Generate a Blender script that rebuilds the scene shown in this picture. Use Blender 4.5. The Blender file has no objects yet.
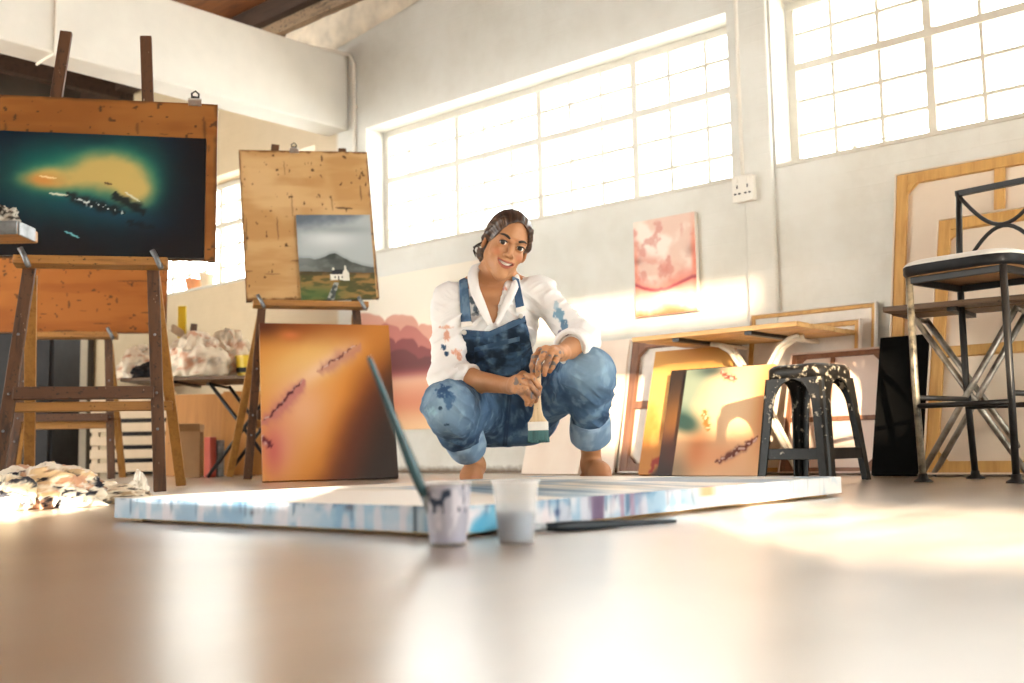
import bpy, math, random
import numpy as np
from mathutils import Matrix, Vector

# ---------------------------------------------------------------- camera, sky, sun, exposure
S = bpy.context.scene
COL = S.collection
YAW = math.radians(41.754)
PITCH = math.radians(5.65)
ROLL = math.radians(-1.14)
CAMZ = 0.148
FPX = 1080.0
cam_d = bpy.data.cameras.new('camera')
cam = bpy.data.objects.new('camera', cam_d)
COL.objects.link(cam)
cam.location = (0, 0, CAMZ)
cam.matrix_world = (Matrix.Translation((0, 0, CAMZ)) @ Matrix.Rotation(YAW, 4, 'Z')
                    @ Matrix.Rotation(math.pi / 2 + PITCH, 4, 'X') @ Matrix.Rotation(ROLL, 4, 'Z'))
cam_d.sensor_width = 36.0
cam_d.lens = FPX / 1024 * 36.0
cam_d.clip_start = 0.02
cam_d.dof.use_dof = True
cam_d.dof.focus_distance = 3.55
cam_d.dof.aperture_fstop = 2.8
S.camera = cam

w = bpy.data.worlds.new('daylight')
S.world = w
w.use_nodes = True
bg = w.node_tree.nodes['Background']
bg.inputs[0].default_value = (0.96, 1.0, 0.965, 1)
bg.inputs[1].default_value = 12.5

sun_d = bpy.data.lights.new('sun', 'SUN')
sun = bpy.data.objects.new('sun', sun_d)
COL.objects.link(sun)
SUN_T = 0.15
sun.rotation_euler = Vector((-0.7071, 0.7071, -SUN_T)).to_track_quat('-Z', 'Y').to_euler()
sun.location = (8, -8, 5)
sun_d.energy = 85.0
sun_d.color = (1.0, 0.90, 0.74)
sun_d.angle = math.radians(0.6)

S.view_settings.view_transform = 'Standard'
S.view_settings.look = 'None'
S.view_settings.gamma = 1.0
S.view_settings.use_curve_mapping = False
S.view_settings.exposure = 0.25

# ---------------------------------------------------------------- small helpers
rng = np.random.default_rng(7)
random.seed(7)


def lin(c):
    c = np.asarray(c, float) / 255.0
    return np.where(c <= 0.04045, c / 12.92, ((c + 0.055) / 1.055) ** 2.4)


def L3(*c):
    return tuple(float(x) for x in lin(c))


_LAT = rng.random((64, 64, 64)).astype(np.float32)


def noise(x, y, z=0.0):
    x, y, z = np.broadcast_arrays(np.asarray(x, np.float32), np.asarray(y, np.float32), np.asarray(z, np.float32))
    xi, yi, zi = np.floor(x).astype(int), np.floor(y).astype(int), np.floor(z).astype(int)
    fx, fy, fz = x - xi, y - yi, z - zi
    fx, fy, fz = fx * fx * (3 - 2 * fx), fy * fy * (3 - 2 * fy), fz * fz * (3 - 2 * fz)
    r = 0
    for a in (0, 1):
        for b in (0, 1):
            for c in (0, 1):
                wgt = (fx if a else 1 - fx) * (fy if b else 1 - fy) * (fz if c else 1 - fz)
                r = r + wgt * _LAT[(xi + a) % 64, (yi + b) % 64, (zi + c) % 64]
    return r


def fbm(x, y, z=0.0, o=4):
    r, a, t = 0, 1.0, 0
    for i in range(o):
        r = r + a * noise(np.asarray(x) * 2 ** i + 17 * i, np.asarray(y) * 2 ** i + 5 * i, np.asarray(z) * 2 ** i + 9 * i)
        t += a
        a *= 0.5
    return r / t


def sstep(a, b, x):
    t = np.clip((x - a) / (b - a), 0, 1)
    return t * t * (3 - 2 * t)


def mixc(c, d, t):
    return c * (1 - t[..., None]) + np.asarray(d, float) * t[..., None]


# view-aligned helper frame: a ray through a photo pixel, in a frame turned with the camera's heading
_F = np.array([0, math.cos(PITCH), math.sin(PITCH)])
_U = np.array([0, -math.sin(PITCH), math.cos(PITCH)])
_X = np.array([1.0, 0, 0])
_X, _U = math.cos(ROLL) * _X + math.sin(ROLL) * _U, -math.sin(ROLL) * _X + math.cos(ROLL) * _U


def Q(px, py, d, y0=0.0):
    r = _F + _X * (px - 512) / FPX - _U * (py - 341.5) / FPX
    t = d / r[1]
    return np.array([r[0] * t, d - y0, CAMZ + r[2] * t])


_cy, _sy = math.cos(YAW), math.sin(YAW)


def room(p):
    p = np.asarray(p, float)
    return np.array([_cy * p[0] - _sy * p[1], _sy * p[0] + _cy * p[1], p[2]])


def QR(px, py, d):
    return room(Q(px, py, d))


class MB:
    def __init__(s):
        s.v, s.f, s.m, s.c = [], [], [], []

    def add(s, vs, fs, m=0, col=None):
        o = len(s.v)
        s.v += [tuple(map(float, p)) for p in vs]
        s.f += [tuple(i + o for i in f) for f in fs]
        s.m += [m] * len(fs)
        if col is not None:
            s.c += [tuple(map(float, col))] * len(vs)
        return s

    def box(s, c, d, R=None, m=0, taper=1.0):
        vs = []
        for z in (-.5, .5):
            k = taper if z > 0 else 1.0
            for x, y in ((-.5, -.5), (.5, -.5), (.5, .5), (-.5, .5)):
                p = np.array([x * d[0] * k, y * d[1] * k, z * d[2]])
                if R is not None:
                    p = R @ p
                vs.append(p + np.asarray(c, float))
        return s.add(vs, [(3, 2, 1, 0), (4, 5, 6, 7), (0, 1, 5, 4), (1, 2, 6, 5), (2, 3, 7, 6), (3, 0, 4, 7)], m)

    def bar(s, p0, p1, wx, wy, side=(0, 1, 0), m=0, w1=None):
        """square-section bar from p0 to p1; wy is measured along 'side'"""
        p0, p1 = np.asarray(p0, float), np.asarray(p1, float)
        z = p1 - p0
        ln = np.linalg.norm(z)
        z /= ln
        y = np.asarray(side, float)
        y = y - z * (y @ z)
        y /= np.linalg.norm(y)
        x = np.cross(y, z)
        vs = []
        for p, k in ((p0, 1.0), (p1, w1 or 1.0)):
            for a, b in ((-.5, -.5), (.5, -.5), (.5, .5), (-.5, .5)):
                vs.append(p + x * a * wx * k + y * b * wy * k)
        return s.add(vs, [(3, 2, 1, 0), (4, 5, 6, 7), (0, 1, 5, 4), (1, 2, 6, 5), (2, 3, 7, 6), (3, 0, 4, 7)], m)

    def tube(s, pts, r, n=10, m=0, cap=True):
        pts = [np.asarray(p, float) for p in pts]
        rs = [r] * len(pts) if np.isscalar(r) else list(r)
        t0 = pts[1] - pts[0]
        a = np.cross(t0, (0, 0, 1.0))
        if np.linalg.norm(a) < 1e-6:
            a = np.cross(t0, (1.0, 0, 0))
        a /= np.linalg.norm(a)
        vs = []
        for i, p in enumerate(pts):
            t = pts[min(i + 1, len(pts) - 1)] - pts[max(i - 1, 0)]
            t /= np.linalg.norm(t)
            a = a - t * (a @ t)
            a /= np.linalg.norm(a)
            b = np.cross(t, a)
            for k in range(n):
                q = 2 * math.pi * k / n
                vs.append(p + rs[i] * (math.cos(q) * a + math.sin(q) * b))
        fs = []
        for i in range(len(pts) - 1):
            for k in range(n):
                k2 = (k + 1) % n
                fs.append((i * n + k, i * n + k2, (i + 1) * n + k2, (i + 1) * n + k))
        if cap:
            fs.append(tuple(range(n - 1, -1, -1)))
            fs.append(tuple((len(pts) - 1) * n + k for k in range(n)))
        return s.add(vs, fs, m)

    def cyl(s, p0, p1, r0, r1=None, n=16, m=0):
        return s.tube([p0, p1], [r0, r0 if r1 is None else r1], n, m)

    def lathe(s, prof, n=32, c=(0, 0, 0), m=0):
        vs, fs = [], []
        for r, z in prof:
            for k in range(n):
                q = 2 * math.pi * k / n
                vs.append((c[0] + r * math.cos(q), c[1] + r * math.sin(q), c[2] + z))
        for i in range(len(prof) - 1):
            for k in range(n):
                k2 = (k + 1) % n
                fs.append((i * n + k, i * n + k2, (i + 1) * n + k2, (i + 1) * n + k))
        return s.add(vs, fs, m)

    def grid(s, fn, nu, nv, m=0, flip=False, col=None):
        """fn(u, v) -> (...,3) on arrays; col(u,v) -> rgb"""
        u, v = np.meshgrid(np.linspace(0, 1, nu + 1), np.linspace(0, 1, nv + 1), indexing='ij')
        P = fn(u, v).reshape(-1, 3)
        o = len(s.v)
        s.v += [tuple(p) for p in P.tolist()]
        if col is not None:
            s.c += [tuple(c) for c in np.asarray(col(u, v)).reshape(-1, 3).tolist()]
        for i in range(nu):
            for j in range(nv):
                q = (o + i * (nv + 1) + j, o + (i + 1) * (nv + 1) + j, o + (i + 1) * (nv + 1) + j + 1, o + i * (nv + 1) + j + 1)
                s.f.append(q[::-1] if flip else q)
                s.m.append(m)
        return s

    def build(s, name, mat, parent=None, smooth=False, bevel=0.0, solid=0.0, sub=0):
        me = bpy.data.meshes.new(name)
        me.from_pydata(s.v, [], s.f)
        mats = mat if isinstance(mat, (list, tuple)) else [mat]
        for x in mats:
            me.materials.append(x)
        if len(mats) > 1:
            me.polygons.foreach_set('material_index', s.m)
        if smooth:
            me.polygons.foreach_set('use_smooth', [True] * len(me.polygons))
        if s.c and len(s.c) == len(s.v):
            at = me.color_attributes.new('Col', 'FLOAT_COLOR', 'POINT')
            a = np.ones((len(s.v), 4), np.float32)
            a[:, :3] = np.array(s.c)
            at.data.foreach_set('color', a.ravel())
        me.update()
        o = bpy.data.objects.new(name, me)
        COL.objects.link(o)
        if parent is not None:
            o.parent = parent
        if solid:
            k = o.modifiers.new('solid', 'SOLIDIFY')
            k.thickness = solid
            k.offset = 0
        if sub:
            k = o.modifiers.new('sub', 'SUBSURF')
            k.levels = k.render_levels = sub
        if bevel:
            k = o.modifiers.new('bevel', 'BEVEL')
            k.width = bevel
            k.segments = 2
            k.limit_method = 'ANGLE'
            k.harden_normals = False
        return o


def tag(o, label, cat, group=None):
    o['label'] = label
    o['category'] = cat
    if group:
        o['group'] = group
    return o


def thing(name, label, cat, loc=(0, 0, 0), rot=(0, 0, 0), group=None):
    o = bpy.data.objects.new(name, None)
    COL.objects.link(o)
    o.empty_display_size = 0.1
    o.location = loc
    o.rotation_euler = rot
    return tag(o, label, cat, group)


def struct(o):
    o['kind'] = 'structure'
    return o


def copy_tree(o, parent=None):
    c = o.copy()
    COL.objects.link(c)
    if parent is not None:
        c.parent = parent
    for ch in list(o.children):
        copy_tree(ch, c)
    return c


# ---------------------------------------------------------------- materials
def nodes(name):
    m = bpy.data.materials.new(name)
    m.use_nodes = True
    nt = m.node_tree
    return m, nt, nt.nodes['Principled BSDF']


def ramp(nt, fac, stops):
    r = nt.nodes.new('ShaderNodeValToRGB')
    e = r.color_ramp.elements
    while len(e) < len(stops):
        e.new(0.5)
    for i, (p, c) in enumerate(stops):
        e[i].position = p
        e[i].color = (*c, 1)
    nt.links.new(fac, r.inputs[0])
    return r.outputs[0]


def noise_node(nt, scale, detail=4, stretch=None, rough=0.55, dist=0.0):
    tc = nt.nodes.new('ShaderNodeTexCoord')
    out = tc.outputs['Object']
    if stretch:
        mp = nt.nodes.new('ShaderNodeMapping')
        mp.inputs['Scale'].default_value = stretch
        nt.links.new(out, mp.inputs[0])
        out = mp.outputs[0]
    n = nt.nodes.new('ShaderNodeTexNoise')
    n.inputs['Scale'].default_value = scale
    n.inputs['Detail'].default_value = detail
    n.inputs['Roughness'].default_value = rough
    n.inputs['Distortion'].default_value = dist
    nt.links.new(out, n.inputs['Vector'])
    return n.outputs['Fac']


def bump(nt, b, h, strength, dist=0.01):
    k = nt.nodes.new('ShaderNodeBump')
    k.inputs['Strength'].default_value = strength
    k.inputs['Distance'].default_value = dist
    nt.links.new(h, k.inputs['Height'])
    nt.links.new(k.outputs[0], b.inputs['Normal'])


def mix(nt, fac, a, c):
    k = nt.nodes.new('ShaderNodeMix')
    k.data_type = 'RGBA'
    nt.links.new(fac, k.inputs[0])
    for i, x in ((6, a), (7, c)):
        if isinstance(x, tuple):
            k.inputs[i].default_value = (*x, 1)
        else:
            nt.links.new(x, k.inputs[i])
    return k.outputs[2]


def plain(name, c, rough=0.6, var=0.12, scale=12, metal=0.0, bmp=0.0, stretch=None, spec=0.5, dark=None):
    m, nt, b = nodes(name)
    c = np.array(c)
    lo = np.array(dark) if dark is not None else c * (1 - var)
    n = noise_node(nt, scale, 5, stretch)
    nt.links.new(ramp(nt, n, [(0.3, tuple(lo)), (0.7, tuple(np.minimum(c * (1 + var), 1)))]), b.inputs['Base Color'])
    b.inputs['Roughness'].default_value = rough
    b.inputs['Metallic'].default_value = metal
    b.inputs['Specular IOR Level'].default_value = spec
    if bmp:
        bump(nt, b, n, bmp)
    return m


def wood(name, c, d, axis=2, rough=0.55, spots=0.0, scale=9, spotcol=(0.02, 0.012, 0.006), pale=None):
    m, nt, b = nodes(name)
    st = [6, 6, 6]
    st[axis] = 0.5
    n = noise_node(nt, scale, 6, tuple(st), 0.6, 0.6)
    col = ramp(nt, n, [(0.28, d), (0.5, c), (0.75, tuple(min(1, x * 1.15) for x in c))])
    if spots:
        s2 = noise_node(nt, 55, 3, (1, 1, 1), 0.6)
        k = ramp(nt, s2, [(0.70 - spots * 0.12, (0, 0, 0)), (0.76 - spots * 0.12, (1, 1, 1))])
        col = mix(nt, k, col, spotcol)
        if pale:
            s3 = noise_node(nt, 70, 2, (1, 1, 0.4), 0.6)
            k = ramp(nt, s3, [(0.71, (0, 0, 0)), (0.76, (1, 1, 1))])
            col = mix(nt, k, col, pale)
    nt.links.new(col, b.inputs['Base Color'])
    b.inputs['Roughness'].default_value = rough
    bump(nt, b, n, 0.25, 0.004)
    return m


def paint_mat(name, rough=0.5, spec=0.4, bmp=0.1, sss=0.0, bscale=180):
    m, nt, b = nodes(name)
    a = nt.nodes.new('ShaderNodeVertexColor')
    a.layer_name = 'Col'
    nt.links.new(a.outputs[0], b.inputs['Base Color'])
    b.inputs['Roughness'].default_value = rough
    b.inputs['Specular IOR Level'].default_value = spec
    if bmp:
        bump(nt, b, noise_node(nt, bscale, 2), bmp, 0.002)
    if sss:
        b.inputs['Subsurface Weight'].default_value = sss
        b.inputs['Subsurface Radius'].default_value = (0.012, 0.005, 0.003)
        b.inputs['Subsurface Scale'].default_value = 0.6
    return m


def wall_mat():
    m, nt, b = nodes('white_painted_brick')
    tc = nt.nodes.new('ShaderNodeTexCoord')
    mp = nt.nodes.new('ShaderNodeMapping')
    mp.inputs['Rotation'].default_value = (math.pi / 2, 0, 0)
    nt.links.new(tc.outputs['Object'], mp.inputs[0])
    br = nt.nodes.new('ShaderNodeTexBrick')
    br.inputs['Scale'].default_value = 1.0
    br.inputs['Brick Width'].default_value = 0.24
    br.inputs['Row Height'].default_value = 0.085
    br.inputs['Mortar Size'].default_value = 0.006
    br.inputs['Mortar Smooth'].default_value = 1.0
    br.inputs['Color1'].default_value = br.inputs['Color2'].default_value = (1, 1, 1, 1)
    br.inputs['Mortar'].default_value = (0, 0, 0, 1)
    nt.links.new(mp.outputs[0], br.inputs[0])
    n = noise_node(nt, 3.0, 7, None, 0.65)
    n2 = noise_node(nt, 30, 4, (1, 1, 1), 0.6)
    col = ramp(nt, n, [(0.25, (0.61, 0.58, 0.505)), (0.5, (0.69, 0.67, 0.605)), (0.75, (0.75, 0.74, 0.69))])
    # grime rising from the floor line
    sx = nt.nodes.new('ShaderNodeSeparateXYZ')
    nt.links.new(tc.outputs['Object'], sx.inputs[0])
    ad = nt.nodes.new('ShaderNodeMath')
    ad.operation = 'MULTIPLY_ADD'
    nt.links.new(n2, ad.inputs[0])
    ad.inputs[1].default_value = 0.05
    nt.links.new(sx.outputs[2], ad.inputs[2])
    g = ramp(nt, ad.outputs[0], [(0.038, (1, 1, 1)), (0.075, (0, 0, 0))])
    col = mix(nt, g, col, (0.16, 0.10, 0.055))
    # beyond the beam, warm bounced light is put into the wall colour
    bounce = ramp(nt, n, [(0.25, (0.53, 0.41, 0.26)), (0.75, (0.62, 0.49, 0.32))])
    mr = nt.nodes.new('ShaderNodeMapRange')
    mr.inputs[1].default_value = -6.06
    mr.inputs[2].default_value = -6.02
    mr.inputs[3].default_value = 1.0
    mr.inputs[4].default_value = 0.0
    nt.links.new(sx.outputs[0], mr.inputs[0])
    col = mix(nt, mr.outputs[0], col, bounce)
    nt.links.new(col, b.inputs['Base Color'])
    b.inputs['Roughness'].default_value = 0.55
    add = nt.nodes.new('ShaderNodeMath')
    add.operation = 'MULTIPLY_ADD'
    nt.links.new(n2, add.inputs[0])
    add.inputs[1].default_value = 0.8
    nt.links.new(br.outputs['Color'], add.inputs[2])
    bump(nt, b, add.outputs[0], 0.13, 0.006)
    return m


def floor_mat():
    m, nt, b = nodes('worn_floor')
    n = noise_node(nt, 1.4, 7, (1, 1, 1), 0.62, 0.3)
    n2 = noise_node(nt, 9, 5, (1, 0.25, 1), 0.6)
    n3 = noise_node(nt, 60, 3)
    c = ramp(nt, n, [(0.3, (0.22, 0.145, 0.088)), (0.5, (0.35, 0.27, 0.19)), (0.7, (0.52, 0.45, 0.36))])
    c2 = ramp(nt, n2, [(0.35, (0.17, 0.10, 0.055)), (0.7, (0.55, 0.45, 0.34))])
    k = nt.nodes.new('ShaderNodeMix')
    k.data_type = 'RGBA'
    k.inputs[0].default_value = 0.35
    nt.links.new(c, k.inputs[6])
    nt.links.new(c2, k.inputs[7])
    nt.links.new(k.outputs[2], b.inputs['Base Color'])
    r = nt.nodes.new('ShaderNodeMapRange')
    r.inputs[3].default_value = 0.24
    r.inputs[4].default_value = 0.38
    nt.links.new(n2, r.inputs[0])
    nt.links.new(r.outputs[0], b.inputs['Roughness'])
    b.inputs['Specular IOR Level'].default_value = 0.5
    b.inputs['Coat Weight'].default_value = 0.9
    b.inputs['Coat IOR'].default_value = 1.9
    nt.links.new(r.outputs[0], b.inputs['Coat Roughness'])
    bump(nt, b, n3, 0.02, 0.001)
    return m


def glass_mat():
    m, nt, b = nodes('window_glass')
    nt.nodes.remove(b)
    out = nt.nodes['Material Output']
    t = nt.nodes.new('ShaderNodeBsdfTransparent')
    g = nt.nodes.new('ShaderNodeBsdfGlossy')
    g.inputs['Roughness'].default_value = 0.05
    mx = nt.nodes.new('ShaderNodeMixShader')
    mx.inputs[0].default_value = 0.06
    nt.links.new(t.outputs[0], mx.inputs[1])
    nt.links.new(g.outputs[0], mx.inputs[2])
    nt.links.new(mx.outputs[0], out.inputs[0])
    return m


M = {}
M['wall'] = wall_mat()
M['floor'] = floor_mat()
M['glass'] = glass_mat()
m_, nt_, b_ = nodes('sun_dimming_pane')  # invented tint that dims the sun through the upper slots
nt_.nodes.remove(b_)
t_ = nt_.nodes.new('ShaderNodeBsdfTransparent')
t_.inputs[0].default_value = (0.36, 0.335, 0.30, 1)
nt_.links.new(t_.outputs[0], nt_.nodes['Material Output'].inputs[0])
M['veiling'] = m_
M['plaster'] = plain('white_plaster', (0.80, 0.765, 0.69), 0.6, 0.04, 5, bmp=0.15)
M['roughplaster'] = plain('rough_plaster', (0.70, 0.6, 0.47), 0.8, 0.2, 8, bmp=0.8)
M['frame'] = plain('window_frame_paint', (0.60, 0.555, 0.47), 0.45, 0.05, 20)
M['pipe'] = plain('painted_conduit', (0.78, 0.72, 0.62), 0.4, 0.05, 20)
M['socket'] = plain('white_socket_plastic', (0.78, 0.73, 0.64), 0.3, 0.02, 10)
M['hole'] = plain('dark_hole', (0.02, 0.018, 0.015), 0.8)
M['ceil'] = wood('ceiling_boards', (0.22, 0.075, 0.022), (0.07, 0.022, 0.008), 0, 0.5, 0.0, 5)
M['rafter'] = wood('dark_roof_timber', (0.05, 0.025, 0.014), (0.02, 0.01, 0.006), 0, 0.7, 0, 5)
M['oldrafter'] = wood('weathered_roof_timber', (0.30, 0.2, 0.12), (0.05, 0.03, 0.018), 0, 0.8, 1.0, 5)
M['darkwall'] = plain('shaded_grey', (0.075, 0.062, 0.05), 0.6, 0.15, 3)  # the end wall's lack of light is put into this grey; door shares it
M['easel'] = wood('easel_pine', (0.36, 0.17, 0.038), (0.23, 0.095, 0.020), 2, 0.5, 0.25, 7)
M['easeldark'] = wood('stained_easel_wood', (0.09, 0.036, 0.013), (0.028, 0.013, 0.007), 2, 0.6, 0.75, 7, pale=(0.42, 0.32, 0.22))
M['easelx'] = wood('easel_pine_rail', (0.34, 0.155, 0.036), (0.19, 0.08, 0.02), 0, 0.5, 0.45, 7)
M['easeldarkx'] = wood('stained_easel_rail', (0.085, 0.034, 0.013), (0.028, 0.013, 0.007), 0, 0.6, 0.75, 7, pale=(0.5, 0.4, 0.3))
M['ply'] = wood('plywood_sheet', (0.46, 0.20, 0.05), (0.36, 0.15, 0.035), 2, 0.55, 0.15, 3)
M['card'] = plain('brown_cardboard', (0.34, 0.19, 0.085), 0.8, 0.1, 8)
M['slat'] = plain('cream_slats', (0.55, 0.42, 0.28), 0.6, 0.12, 6)
M['stretch'] = wood('stretcher_pine', (0.58, 0.33, 0.10), (0.44, 0.22, 0.06), 2, 0.55, 0, 6)
M['stretchbrown'] = wood('brown_stretcher_wood', (0.22, 0.10, 0.055), (0.13, 0.055, 0.03), 2, 0.55, 0, 6)
M['rawcanvas'] = plain('raw_canvas_back', (0.74, 0.62, 0.49), 0.85, 0.06, 4, bmp=0.05)
M['pinkcanvas'] = plain('pale_pink_canvas_back', (0.74, 0.60, 0.52), 0.85, 0.06, 4)
M['whitecanvas'] = plain('white_canvas_edge', (0.80, 0.74, 0.67), 0.8, 0.08, 14)
M['blackcanvas'] = plain('black_canvas', (0.012, 0.011, 0.012), 0.6, 0.2, 8)
M['blackmetal'] = plain('black_metal', (0.012, 0.011, 0.011), 0.42, 0.3, 20, spec=0.3)
M['spatmetal'] = plain('paint_spattered_metal', (0.30, 0.26, 0.19), 0.4, 0.3, 28, metal=0.5, dark=(0.02, 0.02, 0.02))
M['steel'] = plain('tube_steel', (0.34, 0.31, 0.27), 0.35, 0.25, 20, metal=0.7, dark=(0.10, 0.09, 0.07))
M['paletubing'] = plain('pale_tube_paint', (0.72, 0.66, 0.55), 0.4, 0.1, 20)
M['vinyl'] = plain('black_vinyl', (0.008, 0.008, 0.009), 0.5, 0.3, 30, spec=0.2)
M['seatpale'] = plain('pale_seat_top', (0.72, 0.68, 0.62), 0.6, 0.1, 12)
M['chrome'] = plain('bright_metal', (0.62, 0.6, 0.56), 0.3, 0.1, 20, metal=0.9)
M['greyplate'] = plain('grey_metal_plate', (0.20, 0.21, 0.22), 0.4, 0.4, 30, metal=0.6)
M['tabletop'] = wood('table_boards', (0.62, 0.38, 0.15), (0.42, 0.22, 0.07), 0, 0.5, 0.2, 6)
M['tabledark'] = wood('spattered_table_board', (0.13, 0.075, 0.04), (0.05, 0.03, 0.018), 0, 0.5, 0.5, 7, pale=(0.65, 0.45, 0.12))
M['yellow'] = plain('yellow_plastic', (0.72, 0.50, 0.03), 0.4, 0.1, 10)
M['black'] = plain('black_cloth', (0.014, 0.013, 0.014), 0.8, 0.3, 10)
M['terracotta'] = plain('terracotta', (0.62, 0.25, 0.10), 0.7, 0.1, 10)
M['red'] = plain('red_tin', (0.38, 0.05, 0.025), 0.5, 0.1, 10)
M['paint'] = paint_mat('oil_paint', 0.45, 0.35)
M['paintmatte'] = paint_mat('matte_paint', 0.9, 0.08)
M['paintgloss'] = paint_mat('glossy_oil_paint', 0.28, 0.5)
M['cloth'] = paint_mat('stained_cloth', 0.9, 0.2, 0.3)
M['skin'] = paint_mat('skin', 0.5, 0.3, 0.0, 0.06)
M['shirt'] = paint_mat('white_cotton_shirt', 0.85, 0.2, 0.15)
M['denim'] = paint_mat('washed_denim', 0.85, 0.2, 0.35, 0, 420)
M['hair'] = paint_mat('dark_brown_hair', 0.4, 0.5, 0.0)

# ================================================================ the room
WY, WT = 4.9, 0.24          # window wall: inner face and thickness
SILL, HEAD = 1.53, 2.425


def wall_with_openings(name, x0, x1, z0, z1, y0, y1, holes, mat):
    """a wall in the xz plane from y0 to y1 with rectangular openings (hx0,hx1,hz0,hz1)"""
    b = MB()
    xs = sorted({x0, x1, *[h[0] for h in holes], *[h[1] for h in holes]})
    zs = sorted({z0, z1, *[h[2] for h in holes], *[h[3] for h in holes]})
    for i in range(len(xs) - 1):
        for j in range(len(zs) - 1):
            cx, cz = (xs[i] + xs[i + 1]) / 2, (zs[j] + zs[j + 1]) / 2
            if any(h[0] < cx < h[1] and h[2] < cz < h[3] for h in holes):
                continue
            b.box((cx, (y0 + y1) / 2, cz), (xs[i + 1] - xs[i], y1 - y0, zs[j + 1] - zs[j]))
    return struct(b.build(name, mat))


b = MB()
b.box((-1.5, 1.0, -0.05), (24, 14, 0.1))
struct(b.build('floor', M['floor']))

W1 = (-5.72, -2.81, SILL, HEAD)
W2 = (-2.555, 0.36, SILL + 0.02, HEAD + 0.02)
W3 = (-9.3, -6.3, SILL, HEAD)
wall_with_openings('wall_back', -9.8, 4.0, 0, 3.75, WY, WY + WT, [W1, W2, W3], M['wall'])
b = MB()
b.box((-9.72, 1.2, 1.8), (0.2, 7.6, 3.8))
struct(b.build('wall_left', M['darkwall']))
# unseen wall added to gate the sun, with slots cut to shape its patches
FRONT = [(3.66, 4.0, 0.915, 1.09), (4.0, 6.6, 0.915, 1.19), (1.15, 1.75, 0.87, 1.0), (2.0, 2.75, 0.975, 1.22)]
DIMMED = [(4.0, 5.9, 1.76, 2.20), (3.4, 5.38, 2.49, 2.69)]
wall_with_openings('wall_sun_gate', -6.0, 9.0, 0, 4.7, -3.2, -3.0, FRONT + DIMMED, M['plaster'])
b = MB()
for h in DIMMED:                     # unseen panes added in the upper slots to dim the sun
    b.box(((h[0] + h[1]) / 2, -3.1, (h[2] + h[3]) / 2), (h[1] - h[0], 0.004, h[3] - h[2]))
struct(b.build('sun_dimmer', M['veiling']))

b = MB()
b.box((7.1, -0.25, 1.8), (0.2, 5.9, 3.8))  # unseen wall added to cut the sky fill from the right
struct(b.build('wall_fill_cut', M['plaster']))

# beam across the room, tying into the window wall
b = MB()
b.box((-6.025, 1.95, 2.722), (0.23, 5.9, 0.545))
struct(b.build('trim_1', M['plaster'], bevel=0.012))
# pier between the two windows
b = MB()
b.box((-2.65, WY - 0.012, 1.87), (0.165, 0.03, 3.74))
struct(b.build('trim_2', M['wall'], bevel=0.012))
# rough plaster where the roof meets the wall
b = MB()


def rough(u, v):
    x = -6.6 + u * 2.6
    z = 3.02 + 0.30 * u + (0.52 - 0.30 * u) * v
    y = WY - 0.004 - 0.028 * sstep(0.05, 0.35, v + 0.35 * (fbm(u * 9, v * 3) - 0.5)) - 0.02 * fbm(u * 22, v * 9, 3)
    return np.stack([x, y, z], -1)


b.grid(rough, 90, 24, flip=False)
struct(b.build('trim_3', M['roughplaster'], smooth=True))
# roof: boards, a dark purlin and a weathered wall plate
b = MB()
n = 40
for i in range(n):
    y = -3.2 + i * 8.35 / n
    b.box((-1.9, y + 0.105, 3.60 + 0.004 * (i % 2)), (16.2, 0.204, 0.03))
struct(b.build('ceiling', M['ceil']))
b = MB()
b.bar((-9.7, 4.80, 3.52), (1, 4.80, 3.52), 0.16, 0.16)
b.bar((-9.7, 3.0, 3.50), (1, 3.0, 3.50), 0.10, 0.18)
for x in (-9.0, -7.7):
    b.bar((x, 0.0, 3.48), (x, 4.9, 3.48), 0.08, 0.2, side=(0, 0, 1))
struct(b.build('trim_4', M['rafter']))
b = MB()
b.bar((-7.3, 4.84, 3.40), (1, 4.84, 3.40), 0.11, 0.09)
struct(b.build('trim_5', M['oldrafter']))


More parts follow.
